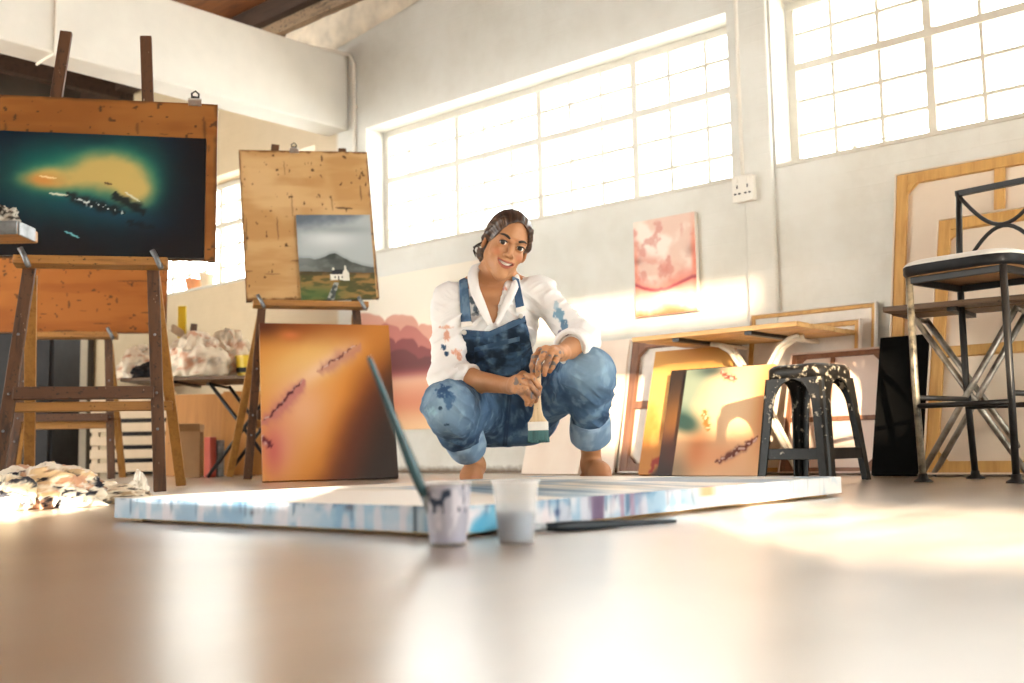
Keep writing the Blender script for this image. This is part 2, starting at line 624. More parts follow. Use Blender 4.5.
def window(name, X0, X1, Z0, Z1, bays, stay=None):
    yb = WY + WT - 0.05
    r = thing(name, '', '')
    del r['label'], r['category']
    r['kind'] = 'structure'
    fr = MB()
    t = 0.045
    for z in (Z0 + t / 2, Z1 - t / 2):
        fr.box(((X0 + X1) / 2, yb, z), (X1 - X0, 0.045, t))
    for x in (X0 + t / 2, X1 - t / 2):
        fr.box((x, yb, (Z0 + Z1) / 2), (t, 0.045, Z1 - Z0 - 2 * t))
    fr.build('frame', M['frame'], r, bevel=0.004)
    bw = (X1 - X0) / bays
    mu = MB()
    for i in range(1, bays):
        mu.box((X0 + i * bw, yb, (Z0 + Z1) / 2), (0.042, 0.04, Z1 - Z0 - 2 * t))
    rh = (Z1 - Z0) / 5
    mu.box(((X0 + X1) / 2, yb - 0.002, Z0 + 3 * rh), (X1 - X0 - 2 * t, 0.046, 0.042))
    mu.build('mullion', M['frame'], r, bevel=0.004)
    gb = MB()
    for i in range(bays):
        for k in (1, 2):
            gb.box((X0 + i * bw + k * bw / 3, yb, (Z0 + Z1) / 2), (0.018, 0.026, Z1 - Z0 - 2 * t))
    for j in (1, 2, 4):
        gb.box(((X0 + X1) / 2, yb, Z0 + j * rh), (X1 - X0 - 2 * t, 0.024, 0.018))
    gb.build('glazing_bar', M['frame'], r)
    gl = MB()
    gl.box(((X0 + X1) / 2, yb + 0.008, (Z0 + Z1) / 2), (X1 - X0 - t, 0.004, Z1 - Z0 - t))
    gl.build('pane', M['glass'], r)
    sl = MB()
    sl.box(((X0 + X1) / 2, WY + 0.09, Z0 - 0.008), (X1 - X0, 0.2, 0.022))
    sl.build('window_sill', M['frame'], r, bevel=0.004)
    if stay:
        h = MB()
        h.tube([(stay - 0.1, yb - 0.03, Z0 + 0.055), (stay - 0.02, yb - 0.05, Z0 + 0.06), (stay + 0.08, yb - 0.05, Z0 + 0.062), (stay + 0.1, yb - 0.04, Z0 + 0.085)], 0.006, 8)
        h.tube([(stay - 0.09, yb, Z0 + 0.05), (stay - 0.09, yb - 0.035, Z0 + 0.055)], 0.008, 8)
        h.build('window_stay', M['frame'], r, smooth=True)
    return r


window('window_1', *W1, 4)
window('window_2', *W2, 4, stay=-2.12)
window('window_3', *W3, 4)


def conduit(label, pts, r=0.012, clips=()):
    t = thing('conduit_pipe', label, 'pipe', pts[0])
    o = np.array(pts[0])
    mb = MB()
    mb.tube([np.array(p) - o for p in pts], r, 10)
    mb.build('tube', M['pipe'], t, smooth=True)
    for c in clips:
        k = MB()
        k.box(np.array(c) - o, (0.05, 0.022, 0.02))
        k.build('clip', M['pipe'], t, bevel=0.003)
    return t


conduit('white conduit pipe running down to the wall socket', [(-2.735, WY - 0.02, 1.52), (-2.735, WY - 0.02, 3.45)], 0.013, [(-2.735, WY - 0.012, 1.95)])
conduit('white conduit pipe bending down the wall at the end of the beam',
        [(-6.02, 4.15, 3.015), (-6.02, 4.6, 3.02), (-5.95, 4.8, 3.02), (-5.86, 4.87, 2.99), (-5.83, 4.885, 2.92), (-5.83, 4.885, 2.2), (-5.83, 4.885, 0.9)], 0.016,
        [(-5.83, 4.89, 2.6), (-5.83, 4.89, 2.1)])
conduit('thin white conduit pipe crossing the face and underside of the beam', [(-5.898, 2.735, 3.35), (-5.898, 2.735, 2.46), (-5.905, 2.735, 2.44), (-6.12, 2.735, 2.436)], 0.008)

# double socket on the pier
t = thing('wall_socket', 'white double power socket on the pier between the windows', 'socket', (-2.716, WY - 0.03, 1.446))
t.scale = (0.86, 0.86, 0.86)
b = MB()
b.box((0, -0.012, 0), (0.13, 0.045, 0.15))
b.build('back_box', M['socket'], t, bevel=0.004)
b = MB()
b.box((0, -0.040, 0), (0.14, 0.012, 0.16))
b.build('face_plate', M['socket'], t, bevel=0.006)
for sx in (-0.034, 0.034):
    b = MB()
    b.box((sx, -0.049, 0.052), (0.02, 0.01, 0.03))
    b.build('switch', M['socket'], t, bevel=0.003)
    for dx, dz, ww, hh in ((0, 0.012, .009, .02), (-0.014, -0.03, .016, .010), (0.014, -0.03, .016, .010)):
        b = MB()
        b.box((sx + dx, -0.0465, dz), (ww, 0.003, hh))
        b.build('pin_hole', M['hole'], t)


# ================================================================ pictures
def canvas(name, label, cat, base, ang, w, h, lean, t, fn, mat='paint', group=None, nu=120, nv=150, roll=0.0, edge=None):
    """a stretched canvas standing on its lower front edge; fn(u,v) -> sRGB 0..255"""
    z = base[2] + t * math.sin(math.radians(lean))
    o_rot = Matrix.Rotation(math.radians(ang), 4, 'Z') @ Matrix.Rotation(-math.radians(lean), 4, 'X') @ Matrix.Rotation(math.radians(roll), 4, 'Y')
    b = MB()
    c = lambda u, v: lin(np.clip(fn(u, v), 0, 255))
    b.grid(lambda u, v: np.stack([u * w, 0 * u, v * h], -1), nu, nv, col=c)
    ec = (lambda u, v: lin(np.broadcast_to(np.array(edge, float), u.shape + (3,)))) if edge is not None else None
    # the picture wraps over the stretcher: sides take the colour of the border
    b.grid(lambda u, v: np.stack([0 * u, t * (1 - u), v * h], -1), 2, nv, col=ec or (lambda u, v: c(0 * u, v)))
    b.grid(lambda u, v: np.stack([0 * u + w, t * u, v * h], -1), 2, nv, col=ec or (lambda u, v: c(0 * u + 1, v)))
    b.grid(lambda u, v: np.stack([u * w, t * v, 0 * u + h], -1), nu, 2, col=ec or (lambda u, v: c(u, 0 * v + 1)))
    b.grid(lambda u, v: np.stack([u * w, t * (1 - v), 0 * u], -1), nu, 2, col=ec or (lambda u, v: c(u, 0 * v)))
    b.grid(lambda u, v: np.stack([(1 - u) * w, 0 * u + t, v * h], -1), 2, 2, col=lambda u, v: lin(np.broadcast_to(np.array((190., 170, 145)), u.shape + (3,))))
    o = b.build(name, M[mat])
    o.location = (base[0], base[1], z)
    o.rotation_euler = o_rot.to_euler()
    return tag(o, label, cat, group)


def A(u, *c):
    return np.broadcast_to(np.array(c, float), u.shape + (3,)).copy()


def blob(u, v, cx, cy, rx, ry, soft=1.0, ang=0.0):
    ca, sa = math.cos(ang), math.sin(ang)
    x, y = u - cx, v - cy
    x, y = (ca * x + sa * y) / rx, (-sa * x + ca * y) / ry
    return np.exp(-(x * x + y * y) * soft)


def streak(u, v, p0, p1, width, jag=0.03, f=14.0, seed=0.0):
    """0..1 mask of a ragged stroke between two points; also returns the position along it"""
    dx, dy = p1[0] - p0[0], p1[1] - p0[1]
    ln = math.hypot(dx, dy)
    s = ((u - p0[0]) * dx + (v - p0[1]) * dy) / ln ** 2
    d = (-(u - p0[0]) * dy + (v - p0[1]) * dx) / ln
    d = d + jag * (fbm(s * f + seed, seed, 1) - 0.5) * 2 + 0.6 * jag * (noise(u * 40, v * 40, seed) - 0.5)
    ww = width * np.clip(4 * s * (1 - s), 0, 1) ** 0.5 + 1e-4
    return np.exp(-(d / ww) ** 2) * (s > 0) * (s < 1), s


def p_teal(u, v):
    n = fbm(u * 5, v * 4, 2) - 0.5
    c = A(u, 8, 22, 40)
    c = mixc(c, (4, 10, 20), sstep(0.45, 0.05, v + 0.15 * n))
    c = mixc(c, (14, 88, 88), np.clip(1.25 * blob(u, v, 0.45, 0.64, 0.40, 0.34) + 0.3 * n, 0, 1) * 0.9)
    c = mixc(c, (30, 120, 96), np.clip(blob(u, v, 0.3, 0.68, 0.2, 0.18) + blob(u, v, 0.66, 0.72, 0.12, 0.22), 0, 1) * 0.5)
    g = np.clip(blob(u, v, 0.52, 0.68, 0.21, 0.20, 1, -0.35) + 0.9 * blob(u, v, 0.26, 0.62, 0.13, 0.09) + 0.7 * blob(u, v, 0.66, 0.55, 0.10, 0.18) + 0.35 * n, 0, 1)
    g = g * (0.72 + 0.56 * fbm(u * 9, v * 6, 77))
    c = mixc(c, (60, 130, 104), sstep(0.10, 0.5, g) * 0.6)
    c = mixc(c, (204, 172, 100), sstep(0.25, 1.0, g) * 0.92)
    c = mixc(c, (206, 130, 60), 0.75 * blob(u, v, 0.24, 0.60, 0.09, 0.06) * (0.4 + fbm(u * 12, v * 9, 5)))
    k = blob(u, v, 0.5, 0.40, 0.3, 0.10, 1, -0.4) * sstep(0.6, 0.3, v)
    c = mixc(c, (10, 60, 84), np.clip(k, 0, 1) * 0.8)
    c = mixc(c, (5, 12, 20), sstep(0.72, 1.0, u + 0.1 * n) * 0.85)
    for p0, p1, wd, col, sd in (((0.34, 0.50), (0.62, 0.34), 0.035, (8, 22, 30), 1), ((0.56, 0.52), (0.72, 0.34), 0.028, (8, 22, 30), 4), ((0.64, 0.30), (0.76, 0.22), 0.02, (6, 24, 34), 2)):
        m, s = streak(u, v, p0, p1, wd, 0.03, 9, sd)
        c = mixc(c, col, np.clip(m * 1.3, 0, 1) * 0.9)
    sp = noise(u * 90, v * 60, 7)
    m, s = streak(u, v, (0.38, 0.47), (0.62, 0.36), 0.02, 0.03, 9, 5)
    c = mixc(c, (214, 222, 220), sstep(0.62, 0.7, sp) * np.clip(m * 1.2, 0, 1))
    for p0, p1, wd, col in (((0.27, 0.50), (0.36, 0.485), 0.010, (235, 230, 210)), ((0.22, 0.64), (0.30, 0.62), 0.008, (240, 220, 170)), ((0.35, 0.20), (0.42, 0.145), 0.007, (120, 200, 205)), ((0.62, 0.53), (0.69, 0.45), 0.007, (210, 215, 200)), ((0.52, 0.60), (0.56, 0.585), 0.008, (70, 50, 30))):
        m, s = streak(u, v, p0, p1, wd, 0.006, 9, 3)
        c = mixc(c, col, m)
    return c


def p_land(u, v):
    n = fbm(u * 4, v * 6, 5) - 0.5
    c = A(u, 168, 176, 178)
    c = mixc(c, (92, 104, 116), sstep(0.75, 1.0, v + 0.25 * n - 0.25 * (u - 0.3)))
    c = mixc(c, (208, 214, 214), blob(u, v, 0.42, 0.72, 0.32, 0.10) * 0.8)
    c = mixc(c, (120, 128, 132), blob(u, v, 0.6, 0.82, 0.4, 0.05) * 0.5)
    ridge = 0.44 + 0.10 * np.exp(-((u - 0.46) / 0.16) ** 2) + 0.05 * np.exp(-((u - 0.05) / 0.2) ** 2) + 0.02 * (fbm(u * 14, 0, 1) - 0.5) - 0.07 * sstep(0.6, 1, u)
    mt = mixc(A(u, 86, 92, 88), (56, 62, 58), sstep(0.3, 0.6, fbm(u * 7, v * 14, 8)))
    mt = mixc(mt, (150, 156, 156), 0.6 * blob(u, v, 0.05, 0.5, 0.25, 0.12) + 0.25 * sstep(0.52, 0.36, v))
    c = mixc(c, (120, 128, 130), sstep(ridge + 0.05, ridge, v) * 0.4)
    c = np.where((v < ridge)[..., None], mt, c)
    fl = 0.335 - 0.03 * u
    fd = mixc(A(u, 74, 74, 42), (146, 112, 62), sstep(0.35, 0.65, fbm(u * 9, v * 30, 3)))
    fd = mixc(fd, (62, 96, 52), blob(u, v, 0.2, 0.06, 0.35, 0.10) * 0.8)
    fd = mixc(fd, (62, 48, 36), sstep(0.26, 0.33, v) * 0.7)
    c = np.where((v < fl)[..., None], fd, c)
    # stony track
    px = 0.46 - 0.10 * (0.2 - v) / 0.2
    tr = (np.abs(u - px - 0.02) < 0.03 + 0.10 * (0.2 - v)) & (v < 0.2)
    c = np.where(tr[..., None], mixc(A(u, 150, 156, 152), (66, 74, 74), sstep(0.5, 0.6, noise(u * 40, v * 34, 2))), c)
    # cottage
    def rect(a, b2, cc, d):
        return (u > a) & (u < b2) & (v > cc) & (v < d)
    c = np.where(rect(0.40, 0.63, 0.225, 0.30)[..., None], np.array((228, 226, 214.)), c)
    c = np.where(((v > 0.29) & (v < 0.35) & (u > 0.41 + (v - 0.29) * 0.5) & (u < 0.60))[..., None], np.array((40, 42, 46.)), c)
    c = np.where(((v >= 0.22) & (v < 0.37 - np.abs(u - 0.61) * 1.4) & (np.abs(u - 0.61) < 0.045))[..., None], np.array((220, 216, 204.)), c)
    c = np.where((rect(0.435, 0.46, 0.34, 0.375) | rect(0.595, 0.62, 0.35, 0.395))[..., None], np.array((214, 210, 198.)), c)
    c = np.where((rect(0.455, 0.475, 0.245, 0.275) | rect(0.50, 0.52, 0.225, 0.275) | rect(0.55, 0.57, 0.245, 0.275))[..., None], np.array((48, 50, 54.)), c)
    return c


def p_orange(u, v):
    n = fbm(u * 3, v * 3, 4) - 0.5
    c = A(u, 232, 150, 58)
    c = mixc(c, (150, 66, 22), sstep(0.78, 1.02, v + 0.2 * n) * 0.9)
    c = mixc(c, (92, 40, 22), blob(u, v, 0.0, 1.0, 0.2, 0.1))
    c = mixc(c, (246, 196, 110), blob(u, v, 0.35, 0.75, 0.38, 0.14, 1, 0.35) * 0.9)
    c = mixc(c, (240, 176, 130), blob(u, v, 0.3, 0.45, 0.22, 0.22) * 0.9)
    c = mixc(c, (246, 210, 178), np.clip(blob(u, v, 0.52, 0.74, 0.3, 0.06, 1, 0.5), 0, 1) * 0.8)
    c = mixc(c, (232, 150, 120), blob(u, v, 0.12, 0.22, 0.14, 0.2) * 0.9)
    c = mixc(c, (206, 84, 80), blob(u, v, 0.08, 0.18, 0.07, 0.14) * 0.75)
    d = sstep(0.0, 0.42, (u - 0.30) * 0.95 + (0.70 - v) * 0.62 - 0.22 + 0.12 * n)
    c = mixc(c, (206, 112, 28), d * 0.8)
    d2 = sstep(0.16, 0.46, (u - 0.30) * 0.95 + (0.70 - v) * 0.55 - 0.20 + 0.1 * n)
    c = mixc(c, (96, 42, 24), d2 * 0.95)
    d3 = sstep(0.34, 0.62, (u - 0.30) * 0.95 + (0.70 - v) * 0.45 - 0.20 + 0.08 * n)
    c = mixc(c, (44, 40, 38), d3 * 0.92)
    c = mixc(c, (226, 142, 52), blob(u, v, 0.95, 0.95, 0.25, 0.22) * 0.8)
    c = mixc(c, (228, 120, 60), blob(u, v, 0.23, 0.92, 0.07, 0.03) * 0.9)
    for p0, p1, wd, col, sd in (((0.0, 0.34), (0.34, 0.62), 0.05, (196, 110, 110), 1), ((0.42, 0.68), (0.78, 0.86), 0.05, (196, 128, 110), 3)):
        m, s = streak(u, v, p0, p1, wd, 0.03, 7, sd)
        c = mixc(c, col, m * 0.8)
    for p0, p1, wd, col, sd in (((0.01, 0.36), (0.32, 0.62), 0.008, (90, 28, 40), 1), ((0.44, 0.70), (0.74, 0.86), 0.007, (120, 62, 58), 3), ((0.0, 0.28), (0.07, 0.20), 0.018, (110, 24, 40), 5)):
        m, s = streak(u, v, p0, p1, wd, 0.02, 11, sd)
        c = mixc(c, col, np.clip(m * 1.4, 0, 1))
        c = mixc(c, (240, 206, 190), np.clip(m * 1.4, 0, 1) * sstep(0.60, 0.72, noise(u * 40, v * 46, sd)) * 0.8)
    g = c.mean(-1, keepdims=True)
    return (g + (c - g) * 0.86) * 0.92


def p_pink(u, v):
    n = fbm(u * 4, v * 4, 12) - 0.5
    c = mixc(A(u, 240, 226, 212), (226, 190, 170), sstep(0.45, 0.7, fbm(u * 3, v * 4, 3)))
    c = mixc(c, (214, 128, 108), blob(u, v, 0.45, 0.50, 0.5, 0.07, 1, -0.25) * 0.75 * sstep(0.3, 0.6, fbm(u * 6, v * 8, 2)))
    c = mixc(c, (200, 110, 92), sstep(0.55, 0.75, fbm(u * 7, v * 9, 44)) * 0.6 * sstep(0.25, 0.4, v))
    c = mixc(c, (120, 66, 50), 0.75 * blob(u, v, 0.04, 0.58, 0.07, 0.035) + 0.5 * blob(u, v, 0.97, 0.62, 0.10, 0.06))
    c = mixc(c, (222, 96, 60), 0.8 * blob(u, v, 0.98, 0.55, 0.05, 0.3) + 0.6 * blob(u, v, 0.02, 0.5, 0.05, 0.3))
    ln = 0.30 - 0.05 * np.sin(u * 5.5 - 0.8) + 0.03 * (fbm(u * 7, 0, 2) - 0.5)
    c = mixc(c, (222, 118, 96), sstep(ln - 0.25, ln, v) * sstep(ln + 0.16, ln, v) * 0.75)
    c = mixc(c, (150, 30, 40), np.exp(-((v - ln) / 0.018) ** 2) * 0.9)
    c = mixc(c, (250, 232, 214), blob(u, v, 0.55, 0.18, 0.28, 0.07))
    c = mixc(c, (226, 92, 40), sstep(0.12, 0.0, v + 0.12 * n + 0.05 * np.abs(u - 0.5)) * 0.9)
    return c


def p_cloud(u, v):
    c = mixc(A(u, 238, 228, 210), (232, 212, 184), sstep(0.75, 0.45, v))
    c = mixc(c, (214, 120, 86), sstep(0.52, 0.10, v) * 0.85)
    c = mixc(c, (238, 196, 150), sstep(0.2, 0.0, v))

    def top(base, amp, f, s):
        x = u * f + s
        return base + amp * np.sqrt(np.clip(1 - (2 * (x - np.floor(x)) - 1) ** 2, 0, 1)) + 0.12 * (fbm(u * 5, s, 1) - 0.5)
    # puffs of cloud, back to front; darkest along the flat base
    for base, amp, f, s, col, bot in ((0.62, 0.06, 4.1, 0.2, (206, 150, 130), 0.34), (0.56, 0.06, 4.7, 0.55, (178, 106, 96), 0.36), (0.48, 0.05, 6.2, 0.3, (128, 62, 62), 0.38), (0.44, 0.03, 5.1, 0.8, (104, 50, 52), 0.40)):
        tp = top(base, amp, f, s) + 0.16 * sstep(0.72, 0.15, u) - 0.08
        c = mixc(c, col, sstep(tp + 0.006, tp - 0.006, v) * sstep(bot - 0.06, bot + 0.02, v))
    return c


def p_gold(u, v):
    n = fbm(u * 4, v * 4, 9) - 0.5
    c = mixc(A(u, 190, 124, 52), (222, 168, 92), sstep(0.3, 0.7, v + n))
    c = mixc(c, (140, 84, 34), blob(u, v, 0.6, 1.0, 0.6, 0.12) * 0.7)
    d = sstep(0.02, -0.10, (v - 0.36) - (u - 0.55) * 0.9 + 0.16 * n)
    c = mixc(c, (44, 20, 16), d * 0.95)
    m, s = streak(u, v, (0.12, 0.02), (0.7, 0.52), 0.04, 0.05, 8, 3)
    c = mixc(c, (150, 40, 20), np.clip(m * 1.3, 0, 1))
    return c


def p_darkgold(u, v):
    n = fbm(u * 4, v * 4, 19) - 0.5
    c = mixc(A(u, 34, 24, 20), (130, 84, 32), blob(u, v, 0.2, 0.5, 0.4, 0.28) * 0.8)
    return mixc(c, (96, 40, 30), blob(u, v, 0.2, 0.2, 0.3, 0.2) * 0.6)


def p_peach(u, v):
    n = fbm(u * 3, v * 3, 15) - 0.5
    c = A(u, 226, 182, 138)
    c = mixc(c, (236, 202, 160), blob(u, v, 0.6, 0.62, 0.25, 0.3))
    c = mixc(c, (128, 140, 124), sstep(0.36, 0.12, u - (v - 0.75) * 0.5 + 0.15 * n) * sstep(0.35, 0.6, v))
    c = mixc(c, (36, 62, 58), np.clip(blob(u, v, 0.05, 0.5, 0.26, 0.10, 1, -0.35) * 1.2, 0, 1))
    c = mixc(c, (28, 44, 48), 0.7 * blob(u, v, 0.30, 0.98, 0.18, 0.06))
    c = mixc(c, (154, 132, 104), sstep(0.30, 0.05, v) * sstep(0.35, 0.05, u))
    c = mixc(c, (206, 118, 62), blob(u, v, 0.26, 0.22, 0.13, 0.16) * 0.8)
    c = mixc(c, (228, 156, 110), blob(u, v, 0.5, 0.18, 0.3, 0.14) * 0.7)
    c = mixc(c, (182, 104, 44), blob(u, v, 0.98, 0.6, 0.14, 0.5) * 0.7)
    for p0, p1, wd, col, sd in (((0.40, 0.96), (0.60, 0.86), 0.025, (120, 60, 50), 1), ((0.28, 0.62), (0.34, 0.40), 0.03, (150, 96, 40), 2), ((0.48, 0.10), (0.92, 0.34), 0.03, (104, 48, 34), 6)):
        m, s = streak(u, v, p0, p1, wd, 0.03, 9, sd)
        c = mixc(c, col, np.clip(m * 1.3, 0, 1))
        c = mixc(c, (238, 206, 190), np.clip(m * 1.3, 0, 1) * sstep(0.60, 0.72, noise(u * 40, v * 46, sd)) * 0.7)
    return c


def p_white(u, v):
    n = fbm(u * 6, v * 6, 3)
    return mixc(A(u, 238, 224, 208), (228, 208, 190), n)


canvas('canvas_painting', 'orange and black abstract canvas leaning against the middle easel', 'painting', (-4.62, 3.26, 0), 60, 0.70, 0.862, 15, 0.03, p_orange, 'paintgloss', nu=150, nv=170)
canvas('canvas_painting', 'small pink and red abstract canvas hung on the white wall', 'painting', (-3.424, WY - 0.034, 0.852), 0, 0.396, 0.53, 0, 0.03, p_pink, edge=(235, 225, 212))
canvas('canvas_painting', 'dark red cloud painting on the wall behind the woman', 'painting', (-5.78, WY - 0.024, 0.285), 0, 1.38, 1.05, 0, 0.02, p_cloud, nu=260, nv=180)
canvas('canvas_painting', 'peach abstract canvas with a teal corner leaning left of the plastic stool', 'painting', (-2.85, 4.30, 0), 0, 0.47, 0.527, 18, 0.022, p_peach)
canvas('canvas_painting', 'dark brown abstract canvas half hidden behind the peach one', 'painting', (-2.985, 4.375, 0), 0, 0.46, 0.535, 17, 0.02, p_darkgold, nu=60, nv=60)
canvas('canvas_painting', 'golden brown abstract canvas with a charred lower corner', 'painting', (-3.15, 4.45, 0), 0, 0.465, 0.652, 17, 0.02, p_gold)
canvas('blank_canvas', 'white blank canvas behind the woman, the wider one in front', 'canvas', (-3.97, 4.50, 0), 0, 0.40, 0.70, 17, 0.02, p_white, nu=20, nv=20)
canvas('blank_canvas', 'white blank canvas standing behind the brown stretcher frame', 'canvas', (-3.83, 4.60, 0), 0, 0.41, 0.75, 15, 0.02, p_white, nu=20, nv=20)


def stretcher(label, base, ang, w, h, lean, bar=0.05, t=0.03, woodm='stretch', fab='rawcanvas', cross_v=(), cross_h=(), wedges=True, group=None, roll=0.0):
    """a stretched canvas seen from behind: wooden bars in front of the fabric"""
    z = base[2] + (t + 0.012) * math.sin(math.radians(lean))
    rot = (Matrix.Rotation(math.radians(ang), 4, 'Z') @ Matrix.Rotation(-math.radians(lean), 4, 'X') @ Matrix.Rotation(math.radians(roll), 4, 'Y')).to_euler()
    r = thing('stretched_canvas', label, 'canvas', (base[0], base[1], z), rot, group)
    f = MB()
    e = 0.012
    f.box((w / 2, t + 0.004, h / 2), (w, 0.006, h))
    for x in (e / 4, w - e / 4):
        f.box((x, t / 2, h / 2), (e / 2, t, h))
    for zz in (e / 4, h - e / 4):
        f.box((w / 2, t / 2, zz), (w - e, t, e / 2))
    f.build('canvas_fabric', M[fab], r)
    i0, d = 0.006, 0.008
    for x in (i0 + bar / 2, w - i0 - bar / 2):
        k = MB()
        k.box((x, d + (t - d) / 2, h / 2), (bar, t - d, h - 2 * i0))
        k.build('stretcher_bar', M[woodm], r, bevel=0.002)
    for zz in (i0 + bar / 2, h - i0 - bar / 2):
        k = MB()
        k.box((w / 2, d + (t - d) / 2, zz), (w - 2 * i0 - 2 * bar, t - d - 0.001, bar))
        k.build('stretcher_bar', M[woodm], r, bevel=0.002)
    for x in cross_v:
        k = MB()
        k.box((x * w, d + (t - d) / 2 + 0.003, h / 2), (bar * 0.9, t - d - 0.006, h - 2 * i0 - 2 * bar))
        k.build('cross_bar', M[woodm], r, bevel=0.002)
    for v in cross_h:
        k = MB()
        k.box((w / 2, d + (t - d) / 2 + 0.001, v * h), (w - 2 * i0 - 2 * bar, t - d - 0.002, bar * 0.9))
        k.build('cross_bar', M[woodm], r, bevel=0.002)
    if wedges:
        for sx in (0, 1):
            for sz in (0, 1):
                x, zz = (i0 + bar if sx == 0 else w - i0 - bar), (i0 + bar if sz == 0 else h - i0 - bar)
                q = 0.045
                dx, dz = (q if sx == 0 else -q), (q if sz == 0 else -q)
                k = MB()
                k.add([(x, d + 0.004, zz), (x + dx, d + 0.004, zz), (x, d + 0.004, zz + dz), (x, t, zz), (x + dx, t, zz), (x, t, zz + dz)],
                      [(0, 1, 2), (5, 4, 3), (0, 3, 4, 1), (1, 4, 5, 2), (2, 5, 3, 0)])
                k.build('corner_wedge', M[woodm], r)
    return r


stretcher('brown stretcher frame seen from behind, left of the golden canvas', (-3.41, 4.63, 0), 0, 0.50, 0.733, 13, 0.045, 0.035, 'stretchbrown', 'whitecanvas', cross_h=(0.5,))
stretcher('pink canvas with brown cross bars, back turned, behind the plastic stool', (-2.446, 4.565, 0), 0, 0.477, 0.592, 18, 0.022, 0.025, 'stretchbrown', 'pinkcanvas', cross_v=(0.44,), cross_h=(0.44,))
stretcher('white canvas with its back turned, tallest of the pair beside the table', (-2.72, 4.725, 0), 0, 0.66, 0.805, 9.8, 0.018, 0.022, 'stretch', 'whitecanvas', wedges=False)
stretcher('smaller white canvas with its back turned, standing just behind the pink one', (-2.70, 4.675, 0), 0, 0.585, 0.725, 10.0, 0.022, 0.022, 'stretch', 'whitecanvas', wedges=False)
stretcher('largest canvas with its back turned, leaning on the wall at right', (-1.935, 4.565, 0), 0, 1.0, 1.40, 12.0, 0.05, 0.03, 'stretch', 'rawcanvas', cross_v=(0.46,))
stretcher('tall canvas with its back turned, in front of the largest one', (-1.70, 4.37, 0), 0, 0.78, 1.145, 17, 0.05, 0.03, 'stretch', 'rawcanvas', cross_h=(0.46,))
k = canvas('blank_canvas', 'black canvas on edge between the pink and the tall canvases', 'canvas', (-1.955, 4.47, 0), 0, 0.30, 0.62, 16, 0.025, lambda u, v: A(u, 8, 8, 8) + 4 * (fbm(u * 4, v * 4)[..., None] - 0.5), 'paintmatte', nu=12, nv=12)

